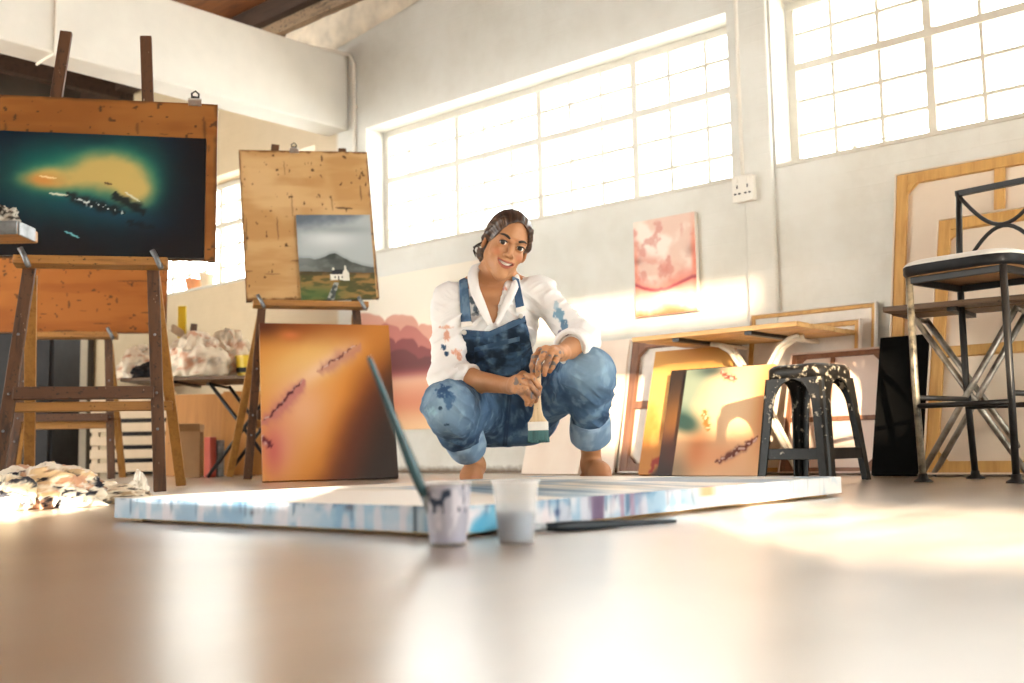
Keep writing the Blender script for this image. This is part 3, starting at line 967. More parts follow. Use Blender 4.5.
# the big canvas lying on the floor
def floor_canvas():
    F0 = np.array([-1.28, 1.29])
    ph = math.radians(1.8)
    l1, l2, T = 1.076, 1.55, 0.045
    r = thing('floor_canvas', 'large white canvas lying on the floor with blue paint runs down its edges', 'canvas', (F0[0], F0[1], 0.008), (0, 0, ph))
    b = MB()

    def top(u, v):
        c = A(u, 238, 232, 222)
        n = fbm(u * 2.2, v * 5, 3)
        w_ = v - 0.35 * u
        band = sstep(0.12, 0.22, w_ + 0.12 * (n - 0.5)) * sstep(0.62, 0.5, w_ + 0.15 * (n - 0.5)) * sstep(0.78, 0.62, u)
        c = mixc(c, (112, 148, 172), band * 0.9 * sstep(0.30, 0.55, fbm(w_ * 26, u * 3, 9)))
        c = mixc(c, (54, 84, 116), band * 0.7 * sstep(0.58, 0.70, fbm(w_ * 34, u * 4, 15)))
        c = mixc(c, (96, 130, 160), sstep(0.55, 0.68, fbm(u * 3, v * 8, 21)) * sstep(0.3, 0.5, v) * 0.8)
        c = mixc(c, (206, 190, 165), 0.5 * sstep(0.5, 0.7, fbm(u * 4, v * 9, 31)))
        return lin(c)
    b.grid(lambda u, v: np.stack([-u * l1, v * l2, 0 * u + T], -1), 90, 130, flip=True, col=top)

    def side(L, base, tint):
        def f(u, v):
            x = u * L
            c = A(u, *base)
            w1 = fbm(x * 7, v * 0.5, tint)
            c = mixc(c, (122, 160, 188), sstep(0.44, 0.60, w1) * 0.75)
            c = mixc(c, (86, 132, 168), sstep(0.50, 0.66, fbm(x * 14 + 3, v * 0.7, tint + 4)) * 0.6)
            ln = 1.05 - 1.1 * noise(x * 34, 0, tint + 2)
            c = mixc(c, (60, 92, 122), sstep(0.60, 0.74, noise(x * 110, v * 0.25, tint + 7)) * sstep(ln - .08, ln + .08, v) * 0.75)
            c = mixc(c, (206, 194, 198), sstep(0.52, 0.70, noise(x * 46, v * 0.6, tint + 9)) * 0.6)
            c = mixc(c, (50, 70, 96), sstep(0.16, 0.02, 1 - v) * sstep(0.4, 0.7, noise(x * 26, 0, tint)) * 0.6)
            return x, c
        return f

    def c_left(u, v):
        x, c = side(l1, (170, 182, 196), 1)(u, v)
        c = mixc(c, (12, 32, 46), sstep(0.012, 0.006, np.abs(x - 0.045 + 0.004 * np.sin(v * 9))) + sstep(0.006, 0.003, np.abs(x - 0.10)))
        c = mixc(c, (40, 90, 110), sstep(0.14, 0.04, x) * 0.55)
        c = mixc(c, (40, 44, 62), np.exp(-((x - 0.56) / 0.006) ** 2 - ((v - 0.5) / 0.12) ** 2) + np.exp(-((x - 0.27) / 0.012) ** 2 - ((v - 0.85) / 0.1) ** 2))
        return lin(c)

    def c_right(u, v):
        x, c = side(l2, (206, 204, 206), 11)(u, v)
        c = mixc(c, (44, 140, 176), sstep(0.22, 0.02, x) * 0.85 * sstep(0.3, 0.55, fbm(x * 14, v, 3)))
        c = mixc(c, (92, 70, 98), sstep(0.05, 0.02, np.abs(x - 0.41)) * sstep(0.32, 0.5, noise(x * 70, v * 0.4, 31)) * .9)
        c = mixc(c, (150, 118, 138), sstep(0.07, 0.02, np.abs(x - 0.50)) * sstep(0.35, 0.6, noise(x * 60, v * 0.4, 37)) * .8)
        c = mixc(c, (232, 226, 216), sstep(0.6, 0.9, x) * 0.6)
        c = mixc(c, (236, 146, 96), sstep(0.05, 0.01, np.abs(x - 0.82)) * (v > 0.6) * 0.8)
        c = mixc(c, (36, 54, 96), np.exp(-((x - 0.27) / 0.008) ** 2 - ((v - 0.45) / 0.14) ** 2))
        return lin(c)
    b.grid(lambda u, v: np.stack([-u * l1, 0 * u, v * T], -1), 260, 8, flip=True, col=c_left)
    b.grid(lambda u, v: np.stack([0 * u, u * l2, v * T], -1), 340, 8, col=c_right)
    b.grid(lambda u, v: np.stack([-u * l1, 0 * u + l2, v * T], -1), 20, 4, col=lambda u, v: lin(side(l1, (200, 204, 210), 21)(u, v)[1]))
    b.grid(lambda u, v: np.stack([0 * u - l1, u * l2, v * T], -1), 20, 4, flip=True, col=lambda u, v: lin(side(l2, (190, 200, 210), 41)(u, v)[1]))
    b.build('canvas_fabric', M['paint'], r)
    for c, d in (((-0.06, l2 / 2), (0.05, l2 - 0.04)), ((-l1 + 0.06, l2 / 2), (0.05, l2 - 0.04)), ((-l1 / 2, 0.06), (l1 - 0.18, 0.05)), ((-l1 / 2, l2 - 0.06), (l1 - 0.18, 0.05))):
        k = MB()
        k.box((c[0], c[1], 0.0125), (d[0], d[1], 0.04))
        k.build('stretcher_bar', M['stretch'], r)
    return r


floor_canvas()

# ================================================================ easels and drawing boards
BOARDC = dict(base=(205, 148, 84))


def p_board(seed, base=(196, 142, 84), dark=(92, 58, 30)):
    def f(u, v):
        n = fbm(u * 2.5, v * 14, seed)
        c = mixc(A(u, *base), np.array(base) * np.array((.86, .78, .66)), sstep(0.35, 0.7, n) * 0.6)
        c = mixc(c, np.minimum(np.array(base) * np.array((1.08, 1.13, 1.22)), 255), sstep(0.5, 0.75, fbm(u * 3, v * 3, seed + 3)) * 0.5)
        e = np.minimum(np.minimum(u, 1 - u), np.minimum(v, 1 - v))
        c = mixc(c, dark, sstep(0.022, 0.0, e + 0.018 * (noise(u * 30, v * 30, seed) - 0.35)) * 0.9)
        k = noise(u * 34, v * 22, seed + 5) * 0.6 + noise(u * 80, v * 60, seed + 8) * 0.4
        c = mixc(c, (70, 44, 24), sstep(0.79, 0.83, k) * 0.8)
        r2 = np.random.default_rng(int(seed))
        for i in range(26):
            x, y = r2.random(2)
            ln = 0.02 + 0.10 * r2.random() ** 2
            a_ = math.pi / 2 * (i % 3 > 0) + 0.12 * (r2.random() - .5)
            m, s_ = streak(u, v, (x - ln * math.cos(a_), y - ln * math.sin(a_)), (x + ln * math.cos(a_), y + ln * math.sin(a_)), 0.003 + 0.003 * r2.random(), 0.004, 12, i)
            c = mixc(c, (62, 40, 24), np.clip(m * 1.3, 0, 1) * (0.35 + 0.6 * r2.random()))
        return c
    return f


def drawing_board(label, root_m, w, h, t, seed, base=(212, 158, 96), roll=0.0, battens=True):
    """root_m: world matrix with x right, y back, z up the slope, origin at the lower left front corner"""
    r = thing('drawing_board', label, 'drawing board')
    r.matrix_world = root_m @ Matrix.Rotation(math.radians(roll), 4, 'Y')
    b = MB()
    f = p_board(seed, base)
    c = lambda u, v: lin(np.clip(f(u, v), 0, 255))
    b.grid(lambda u, v: np.stack([u * w, 0 * u, v * h], -1), 200, 200, col=c)
    ed = lambda u, v: lin(A(u, 130, 88, 48))
    b.grid(lambda u, v: np.stack([0 * u, t * (1 - u), v * h], -1), 2, 20, col=ed)
    b.grid(lambda u, v: np.stack([0 * u + w, t * u, v * h], -1), 2, 20, col=ed)
    b.grid(lambda u, v: np.stack([u * w, t * v, 0 * u + h], -1), 20, 2, col=ed)
    b.grid(lambda u, v: np.stack([u * w, t * (1 - v), 0 * u], -1), 20, 2, col=ed)
    b.grid(lambda u, v: np.stack([(1 - u) * w, 0 * u + t, v * h], -1), 2, 2, col=lambda u, v: lin(A(u, 170, 112, 60)))
    b.build('panel', M['paint'], r)
    if battens:
        for x in (0.0, w - 0.03):
            k = MB()
            k.box((x + 0.015, t + 0.008, h / 2), (0.03, 0.016, h))
            k.build('batten', M['easeldark'], r)
    return r


def bulldog_clip(label, m):
    r = thing('bulldog_clip', label, 'clip')
    r.matrix_world = m
    b = MB()
    b.box((0, -0.006, 0.004), (0.052, 0.004, 0.028))
    b.box((0, 0.030, 0.004), (0.052, 0.004, 0.028))
    b.tube([(-0.026, -0.006, 0.018), (0.026, -0.006, 0.018)], 0.004, 8)
    b.build('jaw', M['chrome'], r)
    k = MB()
    k.tube([(-0.012, 0.006, 0.02), (-0.014, 0.008, 0.05), (0, 0.01, 0.062), (0.014, 0.012, 0.05), (0.012, 0.014, 0.02)], 0.004, 8)
    k.tube([(-0.01, 0.0, 0.03), (0.01, 0.016, 0.036)], 0.005, 8)
    k.build('spring_handle', M['blackmetal'], r, smooth=True)
    return r


def slope(base, ang, lean, u=0.0, v=0.0, off=0.0):
    R = Matrix.Rotation(math.radians(ang), 4, 'Z') @ Matrix.Rotation(-math.radians(lean), 4, 'X')
    return Matrix.Translation(base) @ R @ Matrix.Translation((u, off, v))


def make_easel(label, base, ang, lean, W=0.58, H=1.90, ledge=0.90, rung=0.39, back=0.92, lw=0.56):
    """A-frame easel: base is the foot of the right front leg, x to the right along the feet"""
    r = thing('wooden_easel', label, 'easel')
    r.matrix_world = Matrix.Translation(base) @ Matrix.Rotation(math.radians(ang), 4, 'Z')
    L = math.radians(lean)

    def P(u, v, o=0.0):
        return np.array([u, v * math.sin(L) + o * math.cos(L), v * math.cos(L) - o * math.sin(L)])
    nrm = P(0, 0, 1)
    top = 0.105
    sh = 0.012
    dn = np.array([0, 0, 1.0])
    legs = {}
    for s, (u0, u1) in enumerate(((-W, -W + 0.165), (0.0, -top))):
        b = MB()
        p0, p1 = P(u0, 0.014, sh), P(u1, H, sh)
        b.bar(p0, p1, 0.046, 0.024, side=nrm)
        b.build('front_leg', M['easeldark'], r, bevel=0.003)
        legs[s] = (p0, p1)

        def at(v, o=0.0, q=(u0, u1)):
            k = (v - 0.014) / (H - 0.014)
            return P(q[0] + (q[1] - q[0]) * k, v, o)
        # rear strut, hinged under the ledge
        b = MB()
        b.bar(at(ledge - 0.03, 0.05), np.array([u0 + (-0.07 if s == 0 else 0.0), back, 0.012]), 0.044, 0.022, side=(0, 1, 0.3))
        b.build('rear_leg', M['easel'], r, bevel=0.003)
        # bolts in the front leg
        for v in (0.25, 0.62, rung):
            k = MB()
            c = at(v, -0.004)
            k.cyl(c, c - nrm * 0.005, 0.0055, 0.004, 10)
            k.build('bolt', M['greyplate'], r, smooth=True)
    b = MB()
    b.bar(P(-W + 0.03, ledge, -0.030), P(0.012, ledge, -0.030), 0.035, 0.07, side=nrm)
    b.build('ledge', M['easelx'], r, bevel=0.004)
    for u in (-W + 0.07, -0.03):
        k = MB()
        c = P(u, ledge + 0.014, -0.062)
        k.tube([c + P(-0.016, 0.03, 0), c, c + P(0.02, -0.045, -0.006)], 0.0105, 10)
        k.build('ledge_peg', M['greyplate'], r, smooth=True)
    b = MB()
    b.bar(P(-W + 0.05, rung, -0.012), P(-0.03, rung, -0.012), 0.048, 0.022, side=nrm)
    b.build('cross_bar', M['easeldarkx'], r, bevel=0.003)
    b = MB()
    b.bar(P(-W + 0.05, rung - 0.045, 0.03), P(-0.03, rung - 0.045, 0.03), 0.036, 0.02, side=nrm)
    b.build('lower_rail', M['easelx'], r, bevel=0.003)
    b = MB()
    b.bar(np.array([-W + 0.08, back * 0.62, 0.36]), np.array([-0.01, back * 0.62, 0.36]), 0.04, 0.02, side=(0, 1, 0.3))
    b.build('rear_rail', M['easelx'], r, bevel=0.003)
    return r


E1 = ((-3.72, 2.163, 0), 54, 8)
make_easel('nearest wooden easel, at left, holding the teal and gold painting', *E1)
drawing_board('scratched drawing board on the nearest easel behind the teal painting', slope(*E1, -0.79, 0.918, -0.028), 0.98, 0.672, 0.016, 3, (146, 92, 42))
k = canvas('canvas_painting', 'dark teal painting with a golden glow on the nearest easel', 'painting', (0, 0, 0), 0, 0.80, 0.508, 0, 0.02, p_teal, 'paintgloss', nu=260, nv=170)
k.matrix_world = slope(*E1, -0.652, 0.919, -0.051)
bulldog_clip('metal clip on the top edge of the board on the nearest easel', slope(*E1, 0.10, 1.588, -0.028))

E2 = (tuple(QR(111, 479, 6.6)[:2]) + (0,), 54, 8)
make_easel('wooden easel standing behind the nearest easel at left', *E2, back=0.5)
drawing_board('brown drawing board on the rear easel, seen beneath the nearest easel ledge', slope(*E2, -0.76, 0.918, -0.028), 1.06, 0.66, 0.016, 8, (158, 94, 40))

B3 = QR(310, 330, 5.9)
B3[2] = 0
E3 = (tuple(B3), 58, 10)
e3o = slope(*E3, 0.33)
make_easel('wooden easel in the middle, holding the cottage landscape', tuple(e3o.translation), 58, 10, W=0.66, H=1.98, ledge=0.985, rung=0.36, back=0.85)
drawing_board('pale drawing board with a clip on the middle easel', slope(*E3, -0.335, 1.003, -0.028), 0.745, 0.915, 0.016, 21, (196, 158, 108), roll=-2.5)
k = canvas('canvas_painting', 'small landscape painting of a white cottage below a misty hill', 'painting', (0, 0, 0), 0, 0.425, 0.515, 0, 0.02, p_land, nu=170, nv=200)
k.matrix_world = slope(*E3, -0.035, 1.005, -0.051) @ Matrix.Rotation(math.radians(-2.5), 4, 'Y')
bulldog_clip('metal clip on the top edge of the board on the middle easel', slope(*E3, -0.06, 1.925, -0.028))

# ================================================================ folding tables
def folding_table(label, loc, ang, L, W, H, topm, r=0.014, boards=4, legm='steel', x_at=(0.18, 0.82), arch=False, y_at=None):
    t = thing('folding_table', label, 'table', loc, (0, 0, math.radians(ang)))
    b = MB()
    bw = W / boards
    for i in range(boards):
        b.box((L / 2, (i + 0.5) * bw, H - 0.011 - 0.002 * (i % 2)), (L, bw - 0.004, 0.022))
    b.build('tabletop', M[topm], t, bevel=0.003)
    for x in (0.28, 0.72):
        k = MB()
        k.box((L * x, W / 2, H - 0.031), (0.035, W * 0.96, 0.016))
        k.build('batten', M['blackmetal'], t)
    for y in (y_at or (0.07, W - 0.07)):
        for a, c in ((0, 1), (1, 0)):
            xa, xc = L * x_at[a], L * x_at[c]
            o = 0.012 if a else -0.012
            k = MB()
            if arch:
                k.tube([(xa, y + o, 0.01), (xa + (xc - xa) * 0.55, y + o, H * 0.62), (xa + (xc - xa) * 0.85, y + o, H * 0.88), (xc, y + o, H - 0.045), (xc + (xc - xa) * 0.12, y + o, H - 0.036)], r, 10)
            else:
                k.tube([(xa, y + o, r * 0.6), (xc, y + o, H - 0.036)], r, 10)
            k.build('leg', M[legm], t, smooth=True)
    for a in (0, 1):
        k = MB()
        k.tube([(L * x_at[a], (y_at or (0.05, 0))[0], H - 0.045), (L * x_at[a], W - 0.05, H - 0.045)], r * 0.8, 8)
        k.build('stretcher', M[legm], t, smooth=True)
    return t


folding_table('light wooden folding table with bent legs between leaning canvases', (-3.0, 4.22, 0), 0, 0.86, 0.60, 0.665, 'tabletop', 0.012, 5, 'paletubing', (0.36, 0.80), True, (0.275, 0.325))
folding_table('paint-spattered folding table on crossed legs behind the bar chair', (-1.725, 4.13, 0), 6, 0.92, 0.33, 0.675, 'tabledark', 0.012, 3, 'steel', (0.10, 0.52))
ta = room((-2.46, 6.75, 0))
folding_table('dark topped folding table at far left piled with dust sheets', tuple(ta), 41.75 - 2, 1.15, 0.55, 0.635, 'tabledark', 0.012, 2, 'blackmetal', (0.47, 0.86))

# ================================================================ stool and bar chair
def plastic_stool(label, loc, ang):
    t = thing('plastic_stool', label, 'stool', loc, (0, 0, math.radians(ang)))
    H, a, bq = 0.445, 0.118, 0.158     # half widths at top and foot

    def corner(sx, sy, z):
        k = bq + (a - bq) * (z / H)
        return np.array([sx * k, sy * k, z])
    seat = MB()
    n = 24
    prof = [(a - 0.03, H + 0.004), (a - 0.008, H), (a + 0.004, H - 0.012), (a + 0.006, H - 0.05), (a - 0.004, H - 0.052)]

    def ring(h, z):
        out = []
        for k in range(32):
            q = 2 * math.pi * (k + 0.5) / 32
            x, y = math.cos(q), math.sin(q)
            m = (abs(x) ** 7 + abs(y) ** 7) ** (-1 / 7)
            out.append((x * m * h, y * m * h, z))
        return out
    vs = [(0, 0, H + 0.004)]
    fs = []
    for h, z in prof:
        vs += ring(h, z)
    for k in range(32):
        fs.append((0, 1 + k, 1 + (k + 1) % 32))
    for i in range(len(prof) - 1):
        for k in range(32):
            k2 = (k + 1) % 32
            fs.append((1 + i * 32 + k, 1 + (i + 1) * 32 + k, 1 + (i + 1) * 32 + k2, 1 + i * 32 + k2))
    seat.add(vs, fs)
    seat.build('seat', M['stoolp'], t, smooth=True, solid=0.004)
    # four legs: L-shaped corner posts that widen into an arch under the seat
    for sx, sy in ((-1, -1), (1, -1), (1, 1), (-1, 1)):
        leg = MB()
        zs = list(np.linspace(0.0, H - 0.05, 22))

        def half(z):
            # width of each wing of the post along the sides
            s = z / (H - 0.05)
            w0 = 0.040 + 0.010 * s
            k = np.clip((z - 0.29) / (H - 0.05 - 0.29), 0, 1)
            full = (bq + (a - bq) * z / H)
            return w0 + (full - w0) * (1 - math.sqrt(max(0.0, 1 - k ** 2.2)))
        vs, fs = [], []
        for z in zs:
            c = corner(sx, sy, z)
            h = half(z)
            r = 0.012
            vs += [c + (-sx * h, 0, 0), c + (-sx * r, 0, 0), c + (-sx * r * .3, -sy * r * .3, 0), c + (0, -sy * r, 0), c + (0, -sy * h, 0)]
        for i in range(len(zs) - 1):
            for k in range(4):
                q = (i * 5 + k, i * 5 + k + 1, (i + 1) * 5 + k + 1, (i + 1) * 5 + k)
                fs.append(q if sx * sy < 0 else q[::-1])
        leg.add(vs, fs)
        leg.build('leg', M['stoolp'], t, smooth=False, solid=0.007)
    for sx, sy in ((0, -1), (1, 0), (0, 1), (-1, 0)):
        k = MB()
        z = 0.105
        h = bq + (a - bq) * z / H
        if sx == 0:
            k.box((0, sy * (h - 0.004), z), (2 * h - 0.07, 0.007, 0.042))
        else:
            k.box((sx * (h - 0.004), 0, z), (0.007, 2 * h - 0.07, 0.042))
        k.build('rung', M['stoolp'], t, bevel=0.002)
    k = MB()
    k.box((bq - 0.014, -0.01, 0.112), (0.003, 0.026, 0.02))
    k['x'] if False else None
    k.build('paint_chip', M['socket'], t)
    return t


m, nt, bb = nodes('black_plastic_spattered')
n1 = noise_node(nt, 34, 4, None, 0.6)
n2 = noise_node(nt, 12, 5, None, 0.6)
tc = nt.nodes.new('ShaderNodeTexCoord')
sx_ = nt.nodes.new('ShaderNodeSeparateXYZ')
nt.links.new(tc.outputs['Object'], sx_.inputs[0])
mu_ = nt.nodes.new('ShaderNodeMath')
mu_.operation = 'MULTIPLY_ADD'
nt.links.new(sx_.outputs[2], mu_.inputs[0])
mu_.inputs[1].default_value = 0.36
nt.links.new(n1, mu_.inputs[2])
c_ = ramp(nt, n2, [(0.35, (0.006, 0.0055, 0.005)), (0.75, (0.022, 0.019, 0.016))])
c_ = mix(nt, ramp(nt, mu_.outputs[0], [(0.70, (0, 0, 0)), (0.78, (1, 1, 1))]), c_, (0.42, 0.37, 0.29))
nt.links.new(c_, bb.inputs['Base Color'])
bb.inputs['Roughness'].default_value = 0.42
bb.inputs['Specular IOR Level'].default_value = 0.22
M['stoolp'] = m
plastic_stool('black plastic stool spattered with paint, in front of the pink canvas', (-1.95, 3.93, 0), 86.0)

t = thing('bar_chair', 'tall black metal bar chair with a pale topped cushion at right', 'chair')
cA = room((1.445, 3.88, 0))
t.matrix_world = Matrix.Translation(cA) @ Matrix.Rotation(YAW - math.radians(50), 4, 'Z')
w_, d_ = 0.345, 0.37
SH = 0.735


def seat_bm():
    b = MB()
    n = 40
    rings = [(0.0, 0.0, 0.066), (0.5, 0.0, 0.065), (0.86, 0, 0.060), (0.96, 0, 0.051), (1.0, 0, 0.038), (1.0, 0, 0.034), (1.0, 0, 0.012), (0.97, 0, 0.0), (0.0, 0, 0.0)]
    vs, fs = [], []
    for k, _, z in rings:
        for i in range(n):
            q = 2 * math.pi * (i + .5) / n
            x, y = math.cos(q), math.sin(q)
            m = (abs(x) ** 5 + abs(y) ** 5) ** (-1 / 5)
            vs.append((w_ / 2 + x * m * k * (w_ / 2 + 0.042), d_ / 2 + y * m * k * (d_ / 2 + 0.04), SH + z))
    for j in range(len(rings) - 1):
        for i in range(n):
            i2 = (i + 1) % n
            fs.append((j * n + i, (j + 1) * n + i, (j + 1) * n + i2, j * n + i2))
    b.add(vs, fs)
    b.m = [0 if f[0] // n < 4 else (1 if f[0] // n < 7 else 2) for f in b.f]
    return b


seat_bm().build('seat_cushion', [M['seatpale'], M['vinyl'], M['card']], t, smooth=True)
for i, (x, y) in enumerate(((0, 0), (w_, 0), (w_, d_), (0, d_))):
    k = MB()
    fx, fy = (0.008 if x == 0 else -0.004), (0.004 if y == 0 else 0.012)
    k.tube([(x + fx, y + fy, 0.01), (x, y, SH * 0.5), (x, y, SH)], 0.0125, 12)
    lg = k.build('leg', M['spatmetal'] if i == 0 else M['blackmetal'], t, smooth=True)
    k = MB()
    k.lathe([(0.0, 0.0), (0.034, 0.0), (0.032, 0.006), (0.017, 0.014), (0.015, 0.03), (0.0, 0.03)], 16, (x + fx, y + fy, 0))
    k.build('foot', M['blackmetal'], lg, smooth=True)
for p, q in (((0, 0), (w_, 0)), ((w_, 0), (w_, d_)), ((0, d_), (w_, d_)), ((0, 0), (0, d_))):
    k = MB()
    k.bar((*p, SH - 0.012), (*q, SH - 0.012), 0.016, 0.024, side=(0, 0, 1))
    k.build('seat_rail', M['blackmetal'], t, bevel=0.002)
for p, q, z in (((0, 0), (w_, 0), 0.27), ((0, d_), (w_, d_), 0.27), ((0, 0), (0, d_), 0.30), ((w_, 0), (w_, d_), 0.30)):
    k = MB()
    k.tube([(*p, z), (*q, z)], 0.010, 10)
    k.build('foot_rail', M['blackmetal'], t, smooth=True)
for x in (0, w_):
    k = MB()
    k.tube([(x, d_, SH - 0.02), (x, d_ + 0.012, SH + 0.15), (x, d_ + 0.035, 1.105)], 0.012, 10)
    k.build('back_post', M['blackmetal'], t, smooth=True)
k = MB()
k.bar((-0.012, d_ + 0.036, 1.103), (w_ + 0.012, d_ + 0.036, 1.103), 0.024, 0.022, side=(0, 0, 1))
k.build('top_rail', M['blackmetal'], t, bevel=0.002)
for up in (1, 0):
    k = MB()
    pts = []
    for i in range(17):
        s = i / 16
        a = math.sin(s * math.pi)
        z = (1.085 - 0.135 * a) if up else (SH + 0.055 + 0.155 * a)
        pts.append((0.006 + s * (w_ - 0.012), d_ + 0.03 - (1.1 - z) * 0.08, z))
    k.tube(pts, 0.008, 8)
    k.build('back_arc', M['blackmetal'], t, smooth=True)

# ================================================================ things on the floor in front
def cup(label, px, py, d, paint_h, paintc, smear, seed):
    p = room(Q(px, py, d))
    t = thing('plastic_cup', label, 'cup', (p[0], p[1], 0))
    rb, rt, h = 0.0265, 0.0365, 0.099
    b = MB()
    b.lathe([(0.0, 0.003), (rb - 0.003, 0.003), (rb, 0.0), (rb + 0.001, 0.008), (rb + (rt - rb) * 0.55, h * 0.55), (rb + (rt - rb) * 0.57, h * 0.57), (rt - 0.001, h - 0.006), (rt + 0.0015, h - 0.004), (rt + 0.0015, h - 0.001), (rt - 0.0005, h)], 48)
    b.build('cup_wall', M['cupp'], t, smooth=True, solid=0.0012)
    if paint_h:
        k = MB()
        r1 = rb + (rt - rb) * paint_h / h - 0.0016
        k.lathe([(0, 0.005), (rb - 0.002, 0.005), (r1, paint_h), (r1 * 0.8, paint_h - 0.001), (0, paint_h - 0.001)], 40)
        k.build('paint', paintc, t, smooth=True)
    if smear:
        k = MB()

        def sm(u, v):
            a = 2 * math.pi * u
            z = 0.006 + v * (h - 0.012)
            r = rb + (rt - rb) * z / h + 0.0012
            return np.stack([r * np.cos(a), r * np.sin(a), z], -1)

        def cc(u, v):
            c = A(u, 158, 156, 168)
            c = mixc(c, (206, 200, 206), sstep(0.5, 0.7, fbm(u * 14, v * 3, seed)) * 0.7)
            c = mixc(c, (150, 150, 172), sstep(0.25, 0.0, v) * 0.5)
            c = mixc(c, (26, 40, 60), sstep(0.70, 0.76, noise(u * 26, v * 7, seed + 1)) * (v > 0.5))
            return lin(c)
        k.grid(sm, 96, 40, col=cc)
        k.build('paint_smear', M['paint'], t, smooth=True)
    return t


m, nt, bb = nodes('frosted_plastic')
bb.inputs['Base Color'].default_value = (0.86, 0.84, 0.82, 1)
bb.inputs['Roughness'].default_value = 0.3
tr_ = nt.nodes.new('ShaderNodeBsdfTransparent')
tl_ = nt.nodes.new('ShaderNodeBsdfTranslucent')
tl_.inputs[0].default_value = (0.9, 0.88, 0.86, 1)
m1_ = nt.nodes.new('ShaderNodeMixShader')
m1_.inputs[0].default_value = 0.5
nt.links.new(bb.outputs[0], m1_.inputs[1])
nt.links.new(tl_.outputs[0], m1_.inputs[2])
m2_ = nt.nodes.new('ShaderNodeMixShader')
m2_.inputs[0].default_value = 0.68
nt.links.new(m1_.outputs[0], m2_.inputs[1])
nt.links.new(tr_.outputs[0], m2_.inputs[2])
nt.links.new(m2_.outputs[0], nt.nodes['Material Output'].inputs[0])
M['cupp'] = m
cup('paint-smeared lavender cup holding the long brush', 448, 543.5, 1.70, 0.07, plain('lavender_paint', L3(164, 163, 176), 0.35, 0.05), True, 3)
cup('frosted plastic cup half filled with blue-grey paint', 516.5, 541.5, 1.715, 0.049, plain('blue_grey_paint', L3(104, 130, 162), 0.35, 0.05), False, 5)


def paint_brush(label, tail, head, rh, bristle, brw, metal='greyplate', handle=None, hairm=None, flat=0.5):
    """round handled brush from the tip of its handle (tail) to the end of its bristles (head)"""
    tail, head = np.asarray(tail, float), np.asarray(head, float)
    L = np.linalg.norm(head - tail)
    t = thing('paint_brush', label, 'brush', tuple(tail))
    q = Vector(head - tail).to_track_quat('Z', 'Y')
    t.rotation_euler = q.to_euler()
    hl = L - bristle - 0.045
    b = MB()
    b.lathe([(0.0, 0), (rh * 0.40, 0.001), (rh * 0.5, 0.01), (rh * 0.7, hl * 0.35), (rh * 1.15, hl * 0.78), (rh * 1.05, hl * 0.9), (rh * 0.85, hl), (0, hl)], 16)
    b.build('handle', handle, t, smooth=True)
    b = MB()
    b.lathe([(0, hl), (rh * 0.9, hl), (rh * 0.95, hl + 0.02), (brw / 2, hl + 0.045), (0, hl + 0.045)], 16)
    b.build('ferrule', M[metal], t, smooth=True)
    b = MB()
    b.lathe([(0, hl + 0.044), (brw / 2 * 0.95, hl + 0.044), (brw / 2 * 1.1, hl + 0.044 + bristle * 0.5), (brw / 2 * 0.5, L - 0.004), (0, L)], 16)
    b.build('bristles', hairm, t, smooth=True)
    return t


teal_h = plain('teal_brush_handle', (0.035, 0.085, 0.10), 0.25, 0.2, 20)
dark_h = plain('dark_brush_handle', (0.010, 0.016, 0.022), 0.45, 0.5, 25, spec=0.25)
hair_m = plain('dark_bristles', (0.03, 0.03, 0.035), 0.7, 0.3, 60)
foot = room(Q(441, 534, 1.708))
tip = room(Q(368.5, 356, 1.60))
foot[2] = 0.012
paint_brush('long teal handled brush standing in the lavender cup', tip, foot, 0.0078, 0.03, 0.014, handle=teal_h, hairm=hair_m)
p0 = room(Q(676, 520.3, 2.05)); p0[2] = 0.006
p1 = room(Q(497, 531.5, 1.86)); p1[2] = 0.011
paint_brush('dark long handled brush lying on the floor by the canvas edge', p0, p1, 0.0085, 0.05, 0.018, handle=dark_h, hairm=hair_m)


# crumpled rags
def crumple(name, label, cat, loc, rot, size, seed, cols, amp=0.35, mat='cloth', nu=90, nv=60, group=None, point=None):
    b = MB()

    def f(u, v):
        a, e = 2 * math.pi * u, math.pi * (v - 0.5)
        x, y, z = np.cos(a) * np.cos(e), np.sin(a) * np.cos(e), np.sin(e)
        n = fbm(x * 1.6 + 9 + seed, y * 1.6 + 9, z * 1.6 + 9, 5)
        rid = 1 - np.abs(2 * fbm(x * 2.6 + seed + 20, y * 2.6 + 20, z * 1.2 + 20, 4) - 1)
        k = 1 + amp * (n - 0.5) * 1.8 + amp * (rid - 0.75) * 1.5
        x, y, z = x * k, y * k, z * k
        z = np.where(z < -0.35, -0.35 + (z + 0.35) * 0.06, z) + 0.372
        return np.stack([x * size[0] / 2, y * size[1] / 2, np.maximum(z, 0.004) * size[2] / 1.45], -1)

    def c(u, v):
        P = f(u, v) / np.array(size)
        n = fbm(P[..., 0] * 5 + seed, P[..., 1] * 5, P[..., 2] * 5 + 3, 4)
        o = A(u, *cols[0])
        for i, (cc, lo, hi) in enumerate(cols[1:]):
            n = fbm(P[..., 0] * (5 + 2 * i) + seed + i * 7, P[..., 1] * 6 + i, P[..., 2] * 6 + 3, 4)
            o = mixc(o, cc, sstep(lo, hi, n))
        return lin(o)
    b.grid(f, nu, nv, col=c)
    o = b.build(name, M[mat], smooth=True)
    o.location = loc
    o.rotation_euler = rot
    return tag(o, label, cat, group)


def fl(px, d):
    q = room(Q(px, 490, d))
    return (q[0], q[1], 0.0)


